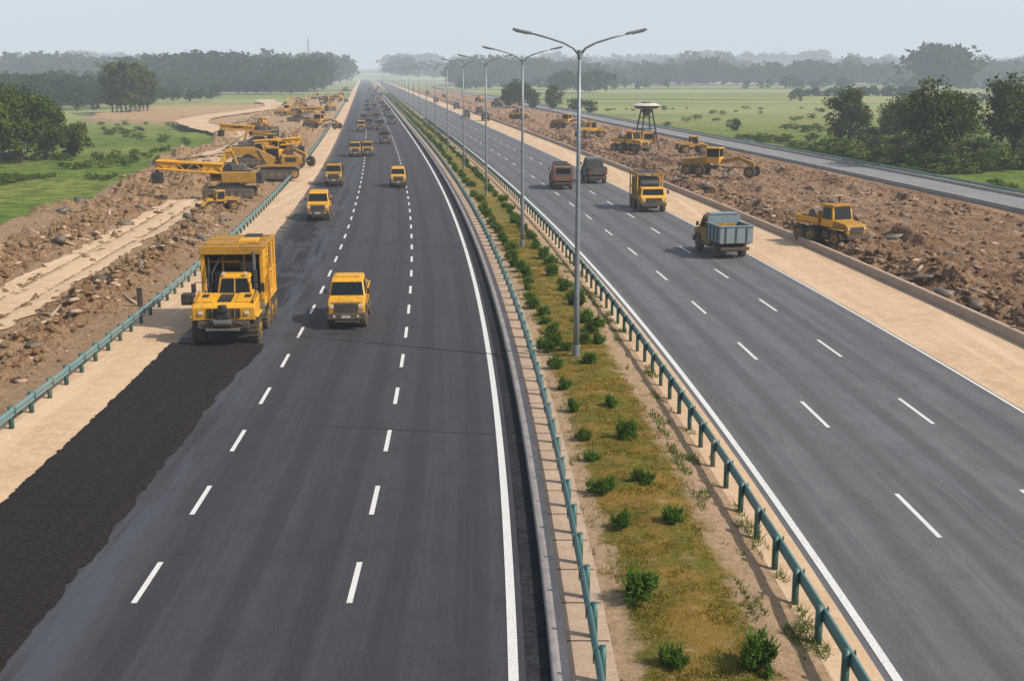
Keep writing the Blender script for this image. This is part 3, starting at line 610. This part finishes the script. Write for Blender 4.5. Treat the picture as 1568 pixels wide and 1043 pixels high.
def loader():
    k=Kit('wheel_loader')
    k.prism('engine_hood',YELF,[(.2,1.0),(.2,1.95),(1.9,1.9),(2.6,1.7),(2.7,1.0)],1.5,bev=.06)
    k.box('rear_grille',DARK,(0,2.72,1.35),(1.1,.05,.5),.02); k.box('counterweight',DARK,(0,2.6,.85),(1.9,.5,.4),.06)
    k.box('frame',DARK,(0,0,.85),(1.0,4.6,.4),.04); k.box('front_frame',YELF,(0,-1.5,1.2),(1.0,1.3,.7),.05)
    k.prism('cab',YELF,[(-.9,1.3),(-.85,2.2),(-.65,2.75),(.45,2.75),(.55,1.3)],1.45,zt=2.,wt=1.3,bev=.04)
    k.box('cab_roof',YEL,(0,-.1,2.8),(1.5,1.35,.1),.04)
    k.quad('windows',GLASS,[(-.62,-.89,1.7),(.62,-.89,1.7),(.55,-.72,2.65),(-.55,-.72,2.65)])
    k.quad('windows',GLASS,[(.62,.555,1.9),(-.62,.555,1.9),(-.56,.475,2.65),(.56,.475,2.65)])
    for s in (-1,1):
        k.quad('windows',GLASS,[(s*.735,-.75,1.7),(s*.735,.4,1.7),(s*.67,.35,2.65),(s*.67,-.55,2.65)])
        k.wheel(s*1.05,-1.5,.72,.52,True,YELF); k.wheel(s*1.05,1.5,.72,.52,True,YELF)
        k.box('mudguards',YELF,(s*1.05,1.5,1.52),(.6,1.5,.08),.03); k.box('mudguards',YELF,(s*1.05,-1.5,1.52),(.55,1.2,.08),.03)
        k.prism('lift_arms',YEL,[(-1.2,1.7),(-1.5,1.85),(-3.3,.85),(-3.3,.55),(-2.6,.8)],.16,x0=s*.5,bev=.02)
        k.tube('hydraulic_rams',STEEL,[(s*.3,-1.2,1.2),(s*.3,-2.8,1.0)],.06); k.box('lamps',LAMPW,(s*.5,-.72,2.9),(.16,.08,.12),.02)
    k.prism('bucket',DARK,[(-3.2,.2),(-3.2,1.1),(-3.35,1.15),(-3.45,.45),(-4.2,.2),(-4.2,.12),(-3.3,.1)],2.5,bev=.01)
    k.cyl('exhaust',DARK,(.45,1.2,2.25),.07,.7,'z',10,.01); k.box('beacon',ORNG,(0,.3,2.9),(.14,.14,.12),.03)
    return k.done()
def grader():
    k=Kit('motor_grader')
    k.prism('engine_hood',YELF,[(1.0,1.1),(1.0,2.0),(3.6,1.85),(3.9,1.6),(3.9,1.1)],1.3,bev=.05); k.box('rear_grille',DARK,(0,3.92,1.4),(1.0,.05,.5),.01)
    k.prism('gooseneck',YELF,[(-.3,1.3),(-.3,1.8),(-2.5,2.2),(-4.2,1.6),(-4.3,1.1),(-3.9,1.2),(-2.5,1.85)],.38,bev=.03)
    k.box('cab',YEL,(0,.3,1.75),(1.5,1.5,.7),.05); k.box('cab_glasshouse',GLASS,(0,.3,2.55),(1.42,1.42,.9),.03); k.box('cab_roof',YEL,(0,.3,3.05),(1.65,1.65,.12),.04)
    for s in (-1,1):
        for yy in (-.42,1.02): k.box('cab_posts',YEL,(s*.72,yy,2.55),(.08,.08,.95),.01)
        for yy in (1.7,3.2,-4.0): k.wheel(s*1.05,yy,.62,.4,True,YELF)
        k.box('tandems',DARK,(s*.8,2.45,.7),(.15,1.8,.35),.04)
    k.box('front_axle',DARK,(0,-4.,.7),(1.9,.2,.25),.03); k.box('frame',DARK,(0,1.8,.95),(.9,3.8,.35),.03)
    k.prism('blade',STEEL,[(-1.4,.15),(-1.25,.15),(-1.15,.5),(-1.3,.85),(-1.4,.85),(-1.28,.5)],3.4,bev=.01)
    k.box('drawbar',YELF,(0,-2.4,1.0),(.3,2.2,.15),.02); k.cyl('circle',DARK,(0,-1.3,.98),.65,.1,'z',24,.01)
    return k.done()
def tower():
    k=Kit('batching_tower')
    for sx in (-1,1):
        for sy in (-1,1): k.tube('legs',DARK,[(sx*1.5,sy*1.5,0),(sx*.6,sy*.6,6.0)],.12)
    for z,w in ((1.6,1.3),(3.2,1.05),(4.8,.8)):
        for s in (-1,1): k.box('braces',DARK,(0,s*w,z),(2*w,.09,.09),.01); k.box('braces',DARK,(s*w,0,z),(.09,2*w,.09),.01)
    k.box('cabin',YELF,(0,0,1.9),(2.2,1.9,1.8),.05); k.box('cabin_window',GLASS,(0,-.97,2.1),(1.4,.03,.7),.01)
    k.cyl('hopper_cone',STEEL,(0,0,5.5),.35,1.0,'z',20,.02,r2=.9)
    k.cyl('pan',BROWN,(0,0,6.3),1.5,.45,'z',28,.05,r2=2.1); k.cyl('pan_roof',WHT,(0,0,6.7),2.15,.35,'z',28,.03,r2=1.3); k.cyl('roof_cap',BROWN,(0,0,6.95),.8,.2,'z',16,.03)
    return k.done()
YT=light_truck('small_truck',YEL); YTB=light_truck('small_truck',YELF,cargo='box',cm=CHAR)
GT=light_truck('dump_truck',YELF,cargo='dump',cm=GREYB); DT=light_truck('box_truck',CHAR,BROWN,'box',BROWN); DT2=light_truck('small_truck',CHAR,GREYB,'bed',CHAR)
PT=paver_truck(); CT=cage_truck(); LD=loader(); GR=grader(); TW=tower(); SD=site_dumper()
def px(x,y):
    s=y-112.; D=23290/s-2.66; return (x-784)*12.29/s,D
def atpx(k,x,y,L=2.3,away=False,sc=1.,dr=0.,z=0.):
    X,D=px(x,y); l=L*(sc if not isinstance(sc,tuple) else sc[1]); D+=l; X+=head(D)*l; return k.place((X,D,z),-math.atan(head(D))+(math.pi if away else 0)+dr,sc)
atpx(PT,347,527,3.4,sc=1.0)
atpx(YT,531,505,2.3,sc=1.02)
atpx(YT,487,339,2.3,sc=1.04); atpx(YTB,511,286,2.3,sc=1.04); atpx(YT,610,288,2.3,sc=.93)
atpx(YTB,544,241,2.3,sc=.95); atpx(YTB,563,240,2.3,sc=.95); atpx(DT,590,221,2.3)
for (x,y,t) in ((553,202,1),(566,198,3),(583,200,2),(600,191,2),(558,189,2),(577,188,3),(565,178,3),(594,178,3),(574,170,2),(586,166,2),(563,163,3),(580,158,1),(571,152,2),(584,149,2),(575,144,3),(567,140,3),(579,138,3),(562,170,2),(590,172,2)):
    atpx([YT,YTB,DT2,DT][t],x,y,2.3)
atpx(DT,864,291,2.3,True,1.15,-.05); atpx(DT2,915,282,2.3,True,1.18); atpx(CT,1001,326,2.8,False,.98,.0); atpx(GT,1118,397,2.4,True,(1.2,1.1,1.15),.1)
for (x,y) in ((745,186),(715,182),(700,168),(735,176),(668,158),(680,152),(655,146)): atpx(DT2,x,y,2.3,True)
X,D=px(350,308); RG.place((X,D+1,.2),math.radians(-86),1.05)
X,D=px(425,278); EX2.place((X,D+1,.3),math.radians(-80),1.15)
X,D=px(372,262); RG.place((X,D+5,.3),math.radians(97),1.)
X,D=px(428,262); GR.place((X-1,D+6,.2),math.radians(60),1.05)
X,D=px(352,328); LD.place((X-1.2,D+2,.1),math.radians(-60),.62)
X,D=px(1300,384); SD.place((X-.6,D+2.4,.15),math.radians(24),1.0)
X,D=px(1098,276); GR.place((X+.3,D+2,.3),math.radians(62),1.05)
X,D=px(965,238); SD.place((X+.3,D+2,.3),math.radians(40),1.1)
X,D=px(984,236); TW.place((X+1,D+5,.2),.3,1.05)
X,D=px(1060,240); LD.place((X+.3,D+2,.3),math.radians(100),.9)
for (x,y,k,r) in ((455,188,RG,80),(490,200,GR,70),(470,178,EX2,-70),(440,180,GR,100),(505,172,LD,20),(500,162,RG,60),(515,158,GR,80),(460,163,EX2,-60),(485,154,SD,90),(522,148,LD,0),(530,141,SD,50),(400,205,LD,60),(395,226,RG,-100),(418,238,SD,-85),
                 (795,185,SD,40),(870,200,GR,60),(905,214,SD,100),(760,165,LD,20),(735,158,LD,30)):
    X,D=px(x,y); k.place((X,D+1,.3),math.radians(r),1.0)
# ------------------------------------------------------------------ lamps
def lampkit():
    k=Kit('street_lamp')
    k.tube('pole',GALV,[(0,0,0),(0,0,3),(0,0,8),(0,0,12.75)],[.135,.115,.085,.06],16); k.cyl('base_plate',GALV,(0,0,.06),.26,.12,'z',16,.02); k.cyl('collar',GALV,(0,0,.35),.16,.5,'z',16,.02)
    k.cyl('joint',GALV,(0,0,12.6),.09,.35,'z',12,.02)
    for s in (-1,1):
        pts=[(0,0,12.55),(s*.25,0,12.85),(s*.65,0,13.05),(s*1.3,0,13.25),(s*1.95,0,13.42)]
        k.tube('arms',GALV,pts,[.055,.05,.045,.04,.035],10)
        k.box('lamp_heads',GALV,(s*2.3,0,13.5),(.82,.28,.11),.04,rot=(0,-s*.22,0)); k.box('lamp_lenses',LAMPW,(s*2.36,0,13.445),(.5,.2,.04),.01,rot=(0,-s*.22,0))
    return k.done()
SL=lampkit()
for part,me in SL.me:
    if part in('pole','arms'):
        for p in me.polygons: p.use_smooth=True
for D in [50,83,118.5]+list(152.5+34*np.arange(0,24)):
    SL.place((float(xc(D))+3.85-(.25 if D<60 else 0),D,.12),-math.atan(head(D)))
# ------------------------------------------------------------------ vegetation
def leaves(centers,radii,n,size,r,squash=.85,bias=None):
    C=np.repeat(centers,n,0); R=np.repeat(radii,n); N=len(C)
    d=r.normal(size=(N,3)); d/=np.linalg.norm(d,axis=1)[:,None]
    p=C+d*(R*r.uniform(.45,1.12,N))[:,None]*np.array([1,1,squash])
    nrm=d*.9+r.normal(size=(N,3))*.6; nrm/=np.linalg.norm(nrm,axis=1)[:,None]
    a=np.cross(nrm,r.normal(size=(N,3))); a/=np.linalg.norm(a,axis=1)[:,None]; b=np.cross(nrm,a)
    s=(size*r.uniform(.6,1.3,N))[:,None]
    V=np.stack([p-a*s*.5,p-b*s*.35,p+a*s*.6,p+b*s*.35],1).reshape(-1,3)
    F=np.arange(N*4).reshape(-1,4)
    t=np.repeat(r.uniform(0,1,len(centers)),n)*.55+r.uniform(0,1,N)*.45
    return V,F,t
def crown_centers(n,rx,rz,cz,r,shape='round'):
    d=r.normal(size=(n,3)); d/=np.linalg.norm(d,axis=1)[:,None]
    q=r.uniform(.2,1.08,n)**.6; c=d*q[:,None]*np.array([rx,rx,rz])*.82
    lump=1+.22*np.sin(3*np.arctan2(c[:,1],c[:,0])+r.uniform(0,6)); c[:,:2]*=lump[:,None]
    c[:,2]+=cz; return c
def tree_mesh(name,h,w,seed,ncl=46,nl=110,ls=.34):
    r=np.random.default_rng(seed); cz=h*.53; c=crown_centers(ncl,w/2,h*.47,cz,r); rad=r.uniform(.08,.18,ncl)*w
    V,F,t=leaves(c,rad,nl,ls,r)
    Vs=[V];Fs=[F];ts=[t];mi=[np.zeros(len(F))]; n=len(V)
    def addt(p,rr,seg=7):
        nonlocal n
        v,f=tubeV(p,rr,seg); Vs.append(v);Fs.append(f+n);ts.append(np.zeros(len(f)));mi.append(np.ones(len(f))); n+=len(v)
    k=w*.03
    addt([(0,0,-.5),(.05,0,h*.15),(.1*r.normal(),.1*r.normal(),h*.35),(.2*r.normal(),.2*r.normal(),h*.7)],[k*1.3,k,k*.8,k*.25],9)
    for j in r.choice(ncl,14,replace=False):
        z0=h*r.uniform(.15,.4); e=c[j]; m=np.array([e[0]*.45,e[1]*.45,z0+(e[2]-z0)*.6]); addt([(0,0,z0),m,e],[k*.5,k*.35,k*.1],5)
    return fast(name,np.concatenate(Vs),np.concatenate(Fs),[LEAF,BARK],attr=np.concatenate(ts),mi=np.concatenate(mi))
T=[tree_mesh('t1',11.3,9.6,11,86,105,.38),tree_mesh('t2',10.4,8.5,12,76,105,.38),tree_mesh('t3',12.,9.5,13,86,105,.38),tree_mesh('t4',17,8.,14,75,90,.6),tree_mesh('t5',3.6,4.2,15,26,90,.25)]
def tree(x,y,t,sc=1.,name='tree'):
    X,D=px(x,y); ob(name,T[t],None,(X,D,-.5),random.uniform(0,6),sc)
for (x,y,t,s) in ((1300,219,1,1.0),(1432,256,0,1.12),(1372,222,2,.8),(1552,250,2,1.1),(1345,232,4,.9),(1492,248,4,1.),(1124,198,4,.85),(1500,262,4,.7),(1330,222,4,1.),(1385,238,4,1.1),
                  (32,246,0,1.04),(70,240,1,.9),(5,240,2,.95),(113,236,4,1.6),(-20,255,2,1.05),
                  (795,166,0,1.0),(780,165,1,.85),(815,166,1,.7),(848,168,1,.85),(905,172,4,1.3),(880,170,4,1.4)):
    tree(x,y,t,s)
for (x,y,s) in ((172,170,.95),(186,172,1.02),(200,172,1.),(214,171,.98),(226,170,.9),(193,168,1.02),(208,168,1.0),(179,169,1.),(220,168,.95)): tree(x,y,3,s)
def protos(n,seed,ncl,nl,ls):
    out=[]
    for i in range(n):
        r=np.random.default_rng(seed+i); rx=r.uniform(.36,.5); c=crown_centers(ncl,rx,.44,.52,r); V,F,t=leaves(c,r.uniform(.10,.17,ncl),nl,ls,r); out.append((V,F,t))
    return out
PR=protos(6,100,20,10,.14); PRL=protos(5,200,18,24,.09)
def mass(name,pos,H,mat,pr,wr=1.):
    Vs=[];Fs=[];ts=[];n=0
    for (p,h) in zip(pos,H):
        V,F,t=pr[random.randrange(len(pr))]; a=random.uniform(0,6.3); c,s=math.cos(a),math.sin(a); w=h*wr*random.uniform(.75,1.25)
        v=np.stack([(V[:,0]*c-V[:,1]*s)*w,(V[:,0]*s+V[:,1]*c)*w,V[:,2]*h],1)+np.array(p)
        Vs.append(v);Fs.append(F+n);ts.append(np.clip(t*.7+random.uniform(-.2,.45),0,1)); n+=len(v)
    ob(name,fast(name,np.concatenate(Vs),np.concatenate(Fs),mat,attr=np.concatenate(ts)))
def band(n,x0,x1,y0,y1,h0,h1,z=0.,gap=None,clus=0.,seed=0):
    P=[];H=[]; tries=0
    while len(P)<n and tries<n*8:
        tries+=1
        x=random.uniform(x0,x1); y=random.uniform(y0,y1)
        if abs(x-float(xc(y))-3)<34: continue
        if clus and float(vnoise(np.array(x/clus),np.array(y/clus),seed))<.45: continue
        zz=z(x) if callable(z) else z
        P.append((x,y,zz-.8)); H.append(random.uniform(h0,h1)*(.7+.6*float(vnoise(np.array(x/40.),np.array(.5),seed+3))))
    return P,H
P=[];H=[]
for a in (band(240,-265,-128,800,930,19,26),band(90,-270,-230,560,700,10,14),band(140,-300,-120,700,760,8,13),band(120,-235,-165,480,540,8,12),band(40,-175,-140,330,420,3.,5.),band(60,-190,-140,520,600,4,8),band(90,-230,-150,430,480,6,10)):
    P+=a[0];H+=a[1]
mass('distant_trees',P,H,LEAFD,PRL)
P=[];H=[]
for a in (band(460,-800,-165,1150,1500,24,32),band(420,-60,900,1200,1450,21,33,0,None,90.,4),band(420,-60,900,1150,1300,15,25),band(200,-40,700,940,965,6,12,0,None,70.,6),band(130,150,600,655,668,4,7,0,None,60.,9),band(60,120,300,540,548,3,5,0,None,40.,8),band(14,306,342,900,960,29,35),band(16,20,60,760,800,12,17),band(12,380,470,640,760,14,18)):
    P+=a[0];H+=a[1]
mass('distant_trees',P,H,LEAFD,PR)
P=[];H=[]
for a in (band(900,-1700,1900,2600,3100,22,34,lambda x:float(hillz(np.array(float(x))))),band(500,-1500,1700,1700,2200,24,38,4.,None,200.,3)):
    P+=a[0];H+=a[1]
mass('distant_trees',P,H,LEAFD,PR,1.4)
P=[];H=[]
def pb(n,x0,x1,y0,y1,h0,h1,thr=.42):
    c=0; tries=0
    while c<n and tries<n*15:
        tries+=1
        x=random.uniform(x0,x1);y=random.uniform(y0,y1); X,D=px(x,y); rel=X-float(xc(D))
        if -rel<float(uL(np.array(D)))+2.5 and rel<0: continue
        if 0<rel<59: continue
        if float(vnoise(np.array(X/9),np.array(D/14),5))<thr: continue
        P.append((X,D,-.6));H.append(random.uniform(h0,h1));c+=1
pb(90,0,310,185,255,.7,1.7,.6); pb(170,0,200,265,345,.3,.8,.5); pb(190,1150,1568,200,300,.7,2.2,.5); pb(60,900,1300,165,240,.8,2.2,.6); pb(40,40,150,140,160,2.,4.); pb(60,1250,1568,225,262,2.,3.6)
mass('bushes',P,H,BUSHM,PRL,1.8)
def shrub_mesh(seed):
    r=np.random.default_rng(seed); n=22; d=r.normal(size=(n,3)); d/=np.linalg.norm(d,axis=1)[:,None]; c=d*r.uniform(.3,.9,n)[:,None]*np.array([.64,.64,.52]); c[:,2]+=.5
    V,F,t=leaves(c,r.uniform(.12,.28,n),90,.10,r)
    st=r.integers(0,n,200); b=c[st]; up=r.normal(size=(200,3))*.4+np.array([0,0,.6])+ (b-np.array([0,0,.2])); up/=np.linalg.norm(up,axis=1)[:,None]
    s=np.cross(up,r.normal(size=(200,3))); s/=np.linalg.norm(s,axis=1)[:,None]; L=r.uniform(.25,.48,200)[:,None]
    V2=np.stack([b-s*.02,b+s*.02,b+up*L+s*.012,b+up*L-s*.012],1).reshape(-1,3); F2=np.arange(800).reshape(-1,4)+len(V)
    return fast('shrub',np.concatenate([V,V2]),np.concatenate([F,F2]),SHR,attr=np.concatenate([t,r.uniform(.4,1,200)]))
SM=[shrub_mesh(s) for s in (1,2,3,4,5,6)]
def shrub(off,D,r,sc=1.):
    r*=1.2
    ob('shrub',random.choice(SM),None,(float(xc(D))+off,D,.16),random.uniform(0,6),(r*1.1*random.uniform(.8,1.2),r*1.1*random.uniform(.8,1.2),r*random.uniform(.85,1.25)))
for (x,y,r) in ((982,932,35),(1030,815,21),(952,820,18),(922,765,21),(985,752,18),(905,715,14),(960,684,19),(893,682,13),(935,633,14),(877,638,13),(862,604,13),(902,566,14),(850,571,13),(1160,1042,38),(1030,1035,22),(836,545,14),(895,535,12),(866,545,11)):
    X,D=px(x,y); shrub(X-float(xc(D)),D,r/(y-112.)*12.29*1.15)
D=52.5
while D<190:
    for o in (2.8,4.8):
        if random.random()<.95: shrub(o+random.uniform(-.25,.25),D+random.uniform(-.4,.4),random.uniform(.34,.56))
    D+=2.0+D*.004
P=[];H=[]
for D in np.arange(190,700,4):
    for o in (2.8,4.8): P.append((float(xc(D))+o,D,.1));H.append(random.uniform(.8,1.2))
mass('hedge',P,H,SHR,PR,1.3)
def blades(name,N,offr,Dr,h0,h1,w,mat,dens=None,zb=.2,seed=5):
    r=np.random.default_rng(seed); o=r.uniform(*offr,N); D=Dr[0]+(Dr[1]-Dr[0])*r.uniform(0,1,N)**1.4
    if dens is not None: k=dens(o,D,r); o=o[k];D=D[k]
    N=len(o); z=zb+.16*np.exp(-((o-4)/1.6)**2)-.12*sstep(5.6,6.4,o)-.1
    b=np.stack([xc(D)+o,D,z],1); ln=r.normal(size=(N,3))*np.array([.5,.5,.1])+np.array([0,0,1]); ln/=np.linalg.norm(ln,axis=1)[:,None]
    s=np.cross(ln,r.normal(size=(N,3))); s/=np.linalg.norm(s,axis=1)[:,None]; L=r.uniform(h0,h1,N)[:,None]; s=s*w*(1+D/60.)[:,None]
    V=np.stack([b-s,b+s,b+ln*L],1).reshape(-1,3); ob(name,fast(name,V,np.arange(N*3).reshape(-1,3),mat,attr=r.uniform(0,1,N)))
def gd(o,D,r):
    w=(fbm(o/1.1,D/1.1,77,4)-.5)*1.6; oo=o+w; a=(oo>2.5)&(oo<5.2); p=fbm(o/.6,D/.6,55,3)
    return a&(r.uniform(0,1,len(o))<sstep(.3,.5,p))
blades('median_grass',90000,(2.1,6.),(21,95),.04,.13,.010,BLADE,gd)
def wd(o,D,r): return (fbm(o/.5,D/1.1,91,3)>.56)
blades('weeds',18000,(5.3,6.7),(21,80),.08,.3,.010,BUSHM,wd,seed=9)
blades('weeds',6000,(2.0,2.9),(21,80),.08,.22,.008,BUSHM,wd,seed=10)
# rubble
ico=bmesh.new(); bmesh.ops.create_icosphere(ico,subdivisions=1,radius=1); IV=np.array([v.co[:] for v in ico.verts]); IF=np.array([[v.index for v in f.verts] for f in ico.faces]); ico.free()
def rubble(name,N,sampler,zf,s0,s1,mat,seed,flat=.7):
    r=np.random.default_rng(seed); O,D=sampler(r,N); Z=zf(O,D); s=s0+(s1-s0)*r.uniform(0,1,N)**3
    sc=r.uniform(.5,1.3,(N,1,3))*s[:,None,None]; jit=1+r.normal(size=(N,len(IV),1))*.28
    a=r.uniform(0,6.3,N); v=IV[None]*jit*sc*np.array([1,1,flat]); c,sn=np.cos(a)[:,None],np.sin(a)[:,None]
    v=np.stack([v[...,0]*c-v[...,1]*sn,v[...,0]*sn+v[...,1]*c,v[...,2]],-1)+np.stack([xc(D)+O,D,Z+s*.1],-1)[:,None]
    ob(name,fast(name,v.reshape(-1,3),(IF[None]+np.arange(N)[:,None,None]*len(IV)).reshape(-1,3),mat))
def sL(r,N):
    o=-np.concatenate([r.normal(20.8,1.0,N//2),r.normal(30.2,2.5,N-N//2)]); return np.minimum(o,-18.3),25+190*r.uniform(0,1,N)**1.2
def sR(r,N): return np.clip(np.concatenate([r.normal(27.,1.3,N//2),r.uniform(25,48,N-N//2)]),25,48),38+190*r.uniform(0,1,N)**1.2
rubble('earth_clods',13000,sL,zL,.05,.34,EAR,1); rubble('earth_clods',12000,sR,zR,.05,.32,EAR2,2)
rubble('stone_rubble',1600,sL,zL,.06,.36,CONT,3,.4); rubble('stone_rubble',1300,sR,zR,.06,.34,CONT,4,.4)
# loose debris: planks, pipes and plates lying about the cuttings
def debris(name,N,sampler,zf,mat,seed,S):
    r=np.random.default_rng(seed); O,D=sampler(r,N); Z=zf(O,D)+.1; sz=np.stack([r.uniform(*S[0],N),r.uniform(*S[1],N),r.uniform(*S[2],N)],1)
    V,F=boxesV(np.zeros((N,3)),sz); V=V.reshape(N,8,3); a=r.uniform(0,6.3,N); t=r.normal(0,.15,N); c,s=np.cos(a)[:,None],np.sin(a)[:,None]
    z=V[...,2]+V[...,0]*t[:,None]; v=np.stack([V[...,0]*c-V[...,1]*s,V[...,0]*s+V[...,1]*c,z],-1)+np.stack([xc(D)+O,D,Z],-1)[:,None]
    ob(name,fast(name,v.reshape(-1,3),F,mat))
debris('timber_debris',90,sL,zL,CONT,31,((.8,2.4),(.12,.3),(.05,.12))); debris('timber_debris',110,sR,zR,CONT,32,((.8,2.6),(.12,.3),(.05,.12)))
debris('steel_debris',45,sL,zL,STEEL,33,((.6,1.8),(.3,.9),(.1,.5))); debris('steel_debris',50,sR,zR,STEEL,34,((.6,1.8),(.3,.9),(.1,.5)))
k=Kit('marker_post'); k.box('post',DARK,(0,0,.45),(.28,.2,.9),.03); k.box('cap',STEEL,(0,0,.93),(.32,.24,.06),.02); k.done()
for (x,y) in ((215,468),):
    X,D=px(x,y); k.place((X,D,0))
k=Kit('radio_mast')
for s in range(3):
    a=s*2.094; k.tube('legs',STEEL,[(math.cos(a)*1.5,math.sin(a)*1.5,0),(math.cos(a)*.35,math.sin(a)*.35,45)],.2,6)
for z in np.arange(3,44,4): k.cyl('rings',STEEL,(0,0,z),1.4-z*.02,.2,'z',3,0)
k.done(); k.place((-205,1250,0))
# ------------------------------------------------------------------ hazy air: one homogeneous participating volume over the whole landscape
bm=bmesh.new(); bmesh.ops.create_cube(bm,size=1); me=bpy.data.meshes.new('haze'); bm.to_mesh(me); bm.free()
hz=ob('atmosphere_haze',me,None,(0,3400,200)); hz.scale=(14500,7400,420)
m=bpy.data.materials.new('haze'); m.use_nodes=True; nt=m.node_tree; nt.nodes.clear(); o=nt.nodes.new('ShaderNodeOutputMaterial')
SIG=.00036
v=nt.nodes.new('ShaderNodeVolumeAbsorption'); v.inputs['Color'].default_value=(0,0,0,1); v.inputs['Density'].default_value=SIG
e=nt.nodes.new('ShaderNodeEmission'); e.inputs['Color'].default_value=(.675,.75,.82,1); e.inputs['Strength'].default_value=SIG
ad=nt.nodes.new('ShaderNodeAddShader'); nt.links.new(v.outputs[0],ad.inputs[0]); nt.links.new(e.outputs[0],ad.inputs[1])
nt.links.new(ad.outputs[0],o.inputs['Volume']); me.materials.append(m)
# ------------------------------------------------------------------ light, sky, camera
EL=math.radians(43); AZ=math.radians(112)
w=bpy.data.worlds.new('World'); scene.world=w; w.use_nodes=True; nt=w.node_tree; bg=nt.nodes['Background']
sky=nt.nodes.new('ShaderNodeTexSky'); sky.sky_type='NISHITA'; sky.sun_disc=False; sky.sun_elevation=EL; sky.sun_rotation=AZ; sky.air_density=1.; sky.dust_density=3.; sky.ozone_density=1.; sky.altitude=0
nt.links.new(sky.outputs[0],bg.inputs[0]); bg.inputs[1].default_value=.12
sd=bpy.data.lights.new('sun','SUN'); sd.energy=5.; sd.angle=math.radians(.5); sd.color=(1,.90,.76)
so=bpy.data.objects.new('sun',sd); COL.objects.link(so)
dv=Vector((math.cos(EL)*math.sin(AZ),math.cos(EL)*math.cos(AZ),math.sin(EL))); so.rotation_euler=dv.to_track_quat('Z','Y').to_euler(); so.location=dv*60
cd=bpy.data.cameras.new('camera'); cam=bpy.data.objects.new('camera',cd); COL.objects.link(cam)
cd.lens=36*1850/1568; cd.sensor_width=36; cd.clip_end=20000; cam.location=(0,0,12); cam.rotation_euler=(math.radians(90-12.48),0,0)
scene.camera=cam
scene.view_settings.view_transform='Standard'; scene.view_settings.look='None'; scene.view_settings.exposure=0
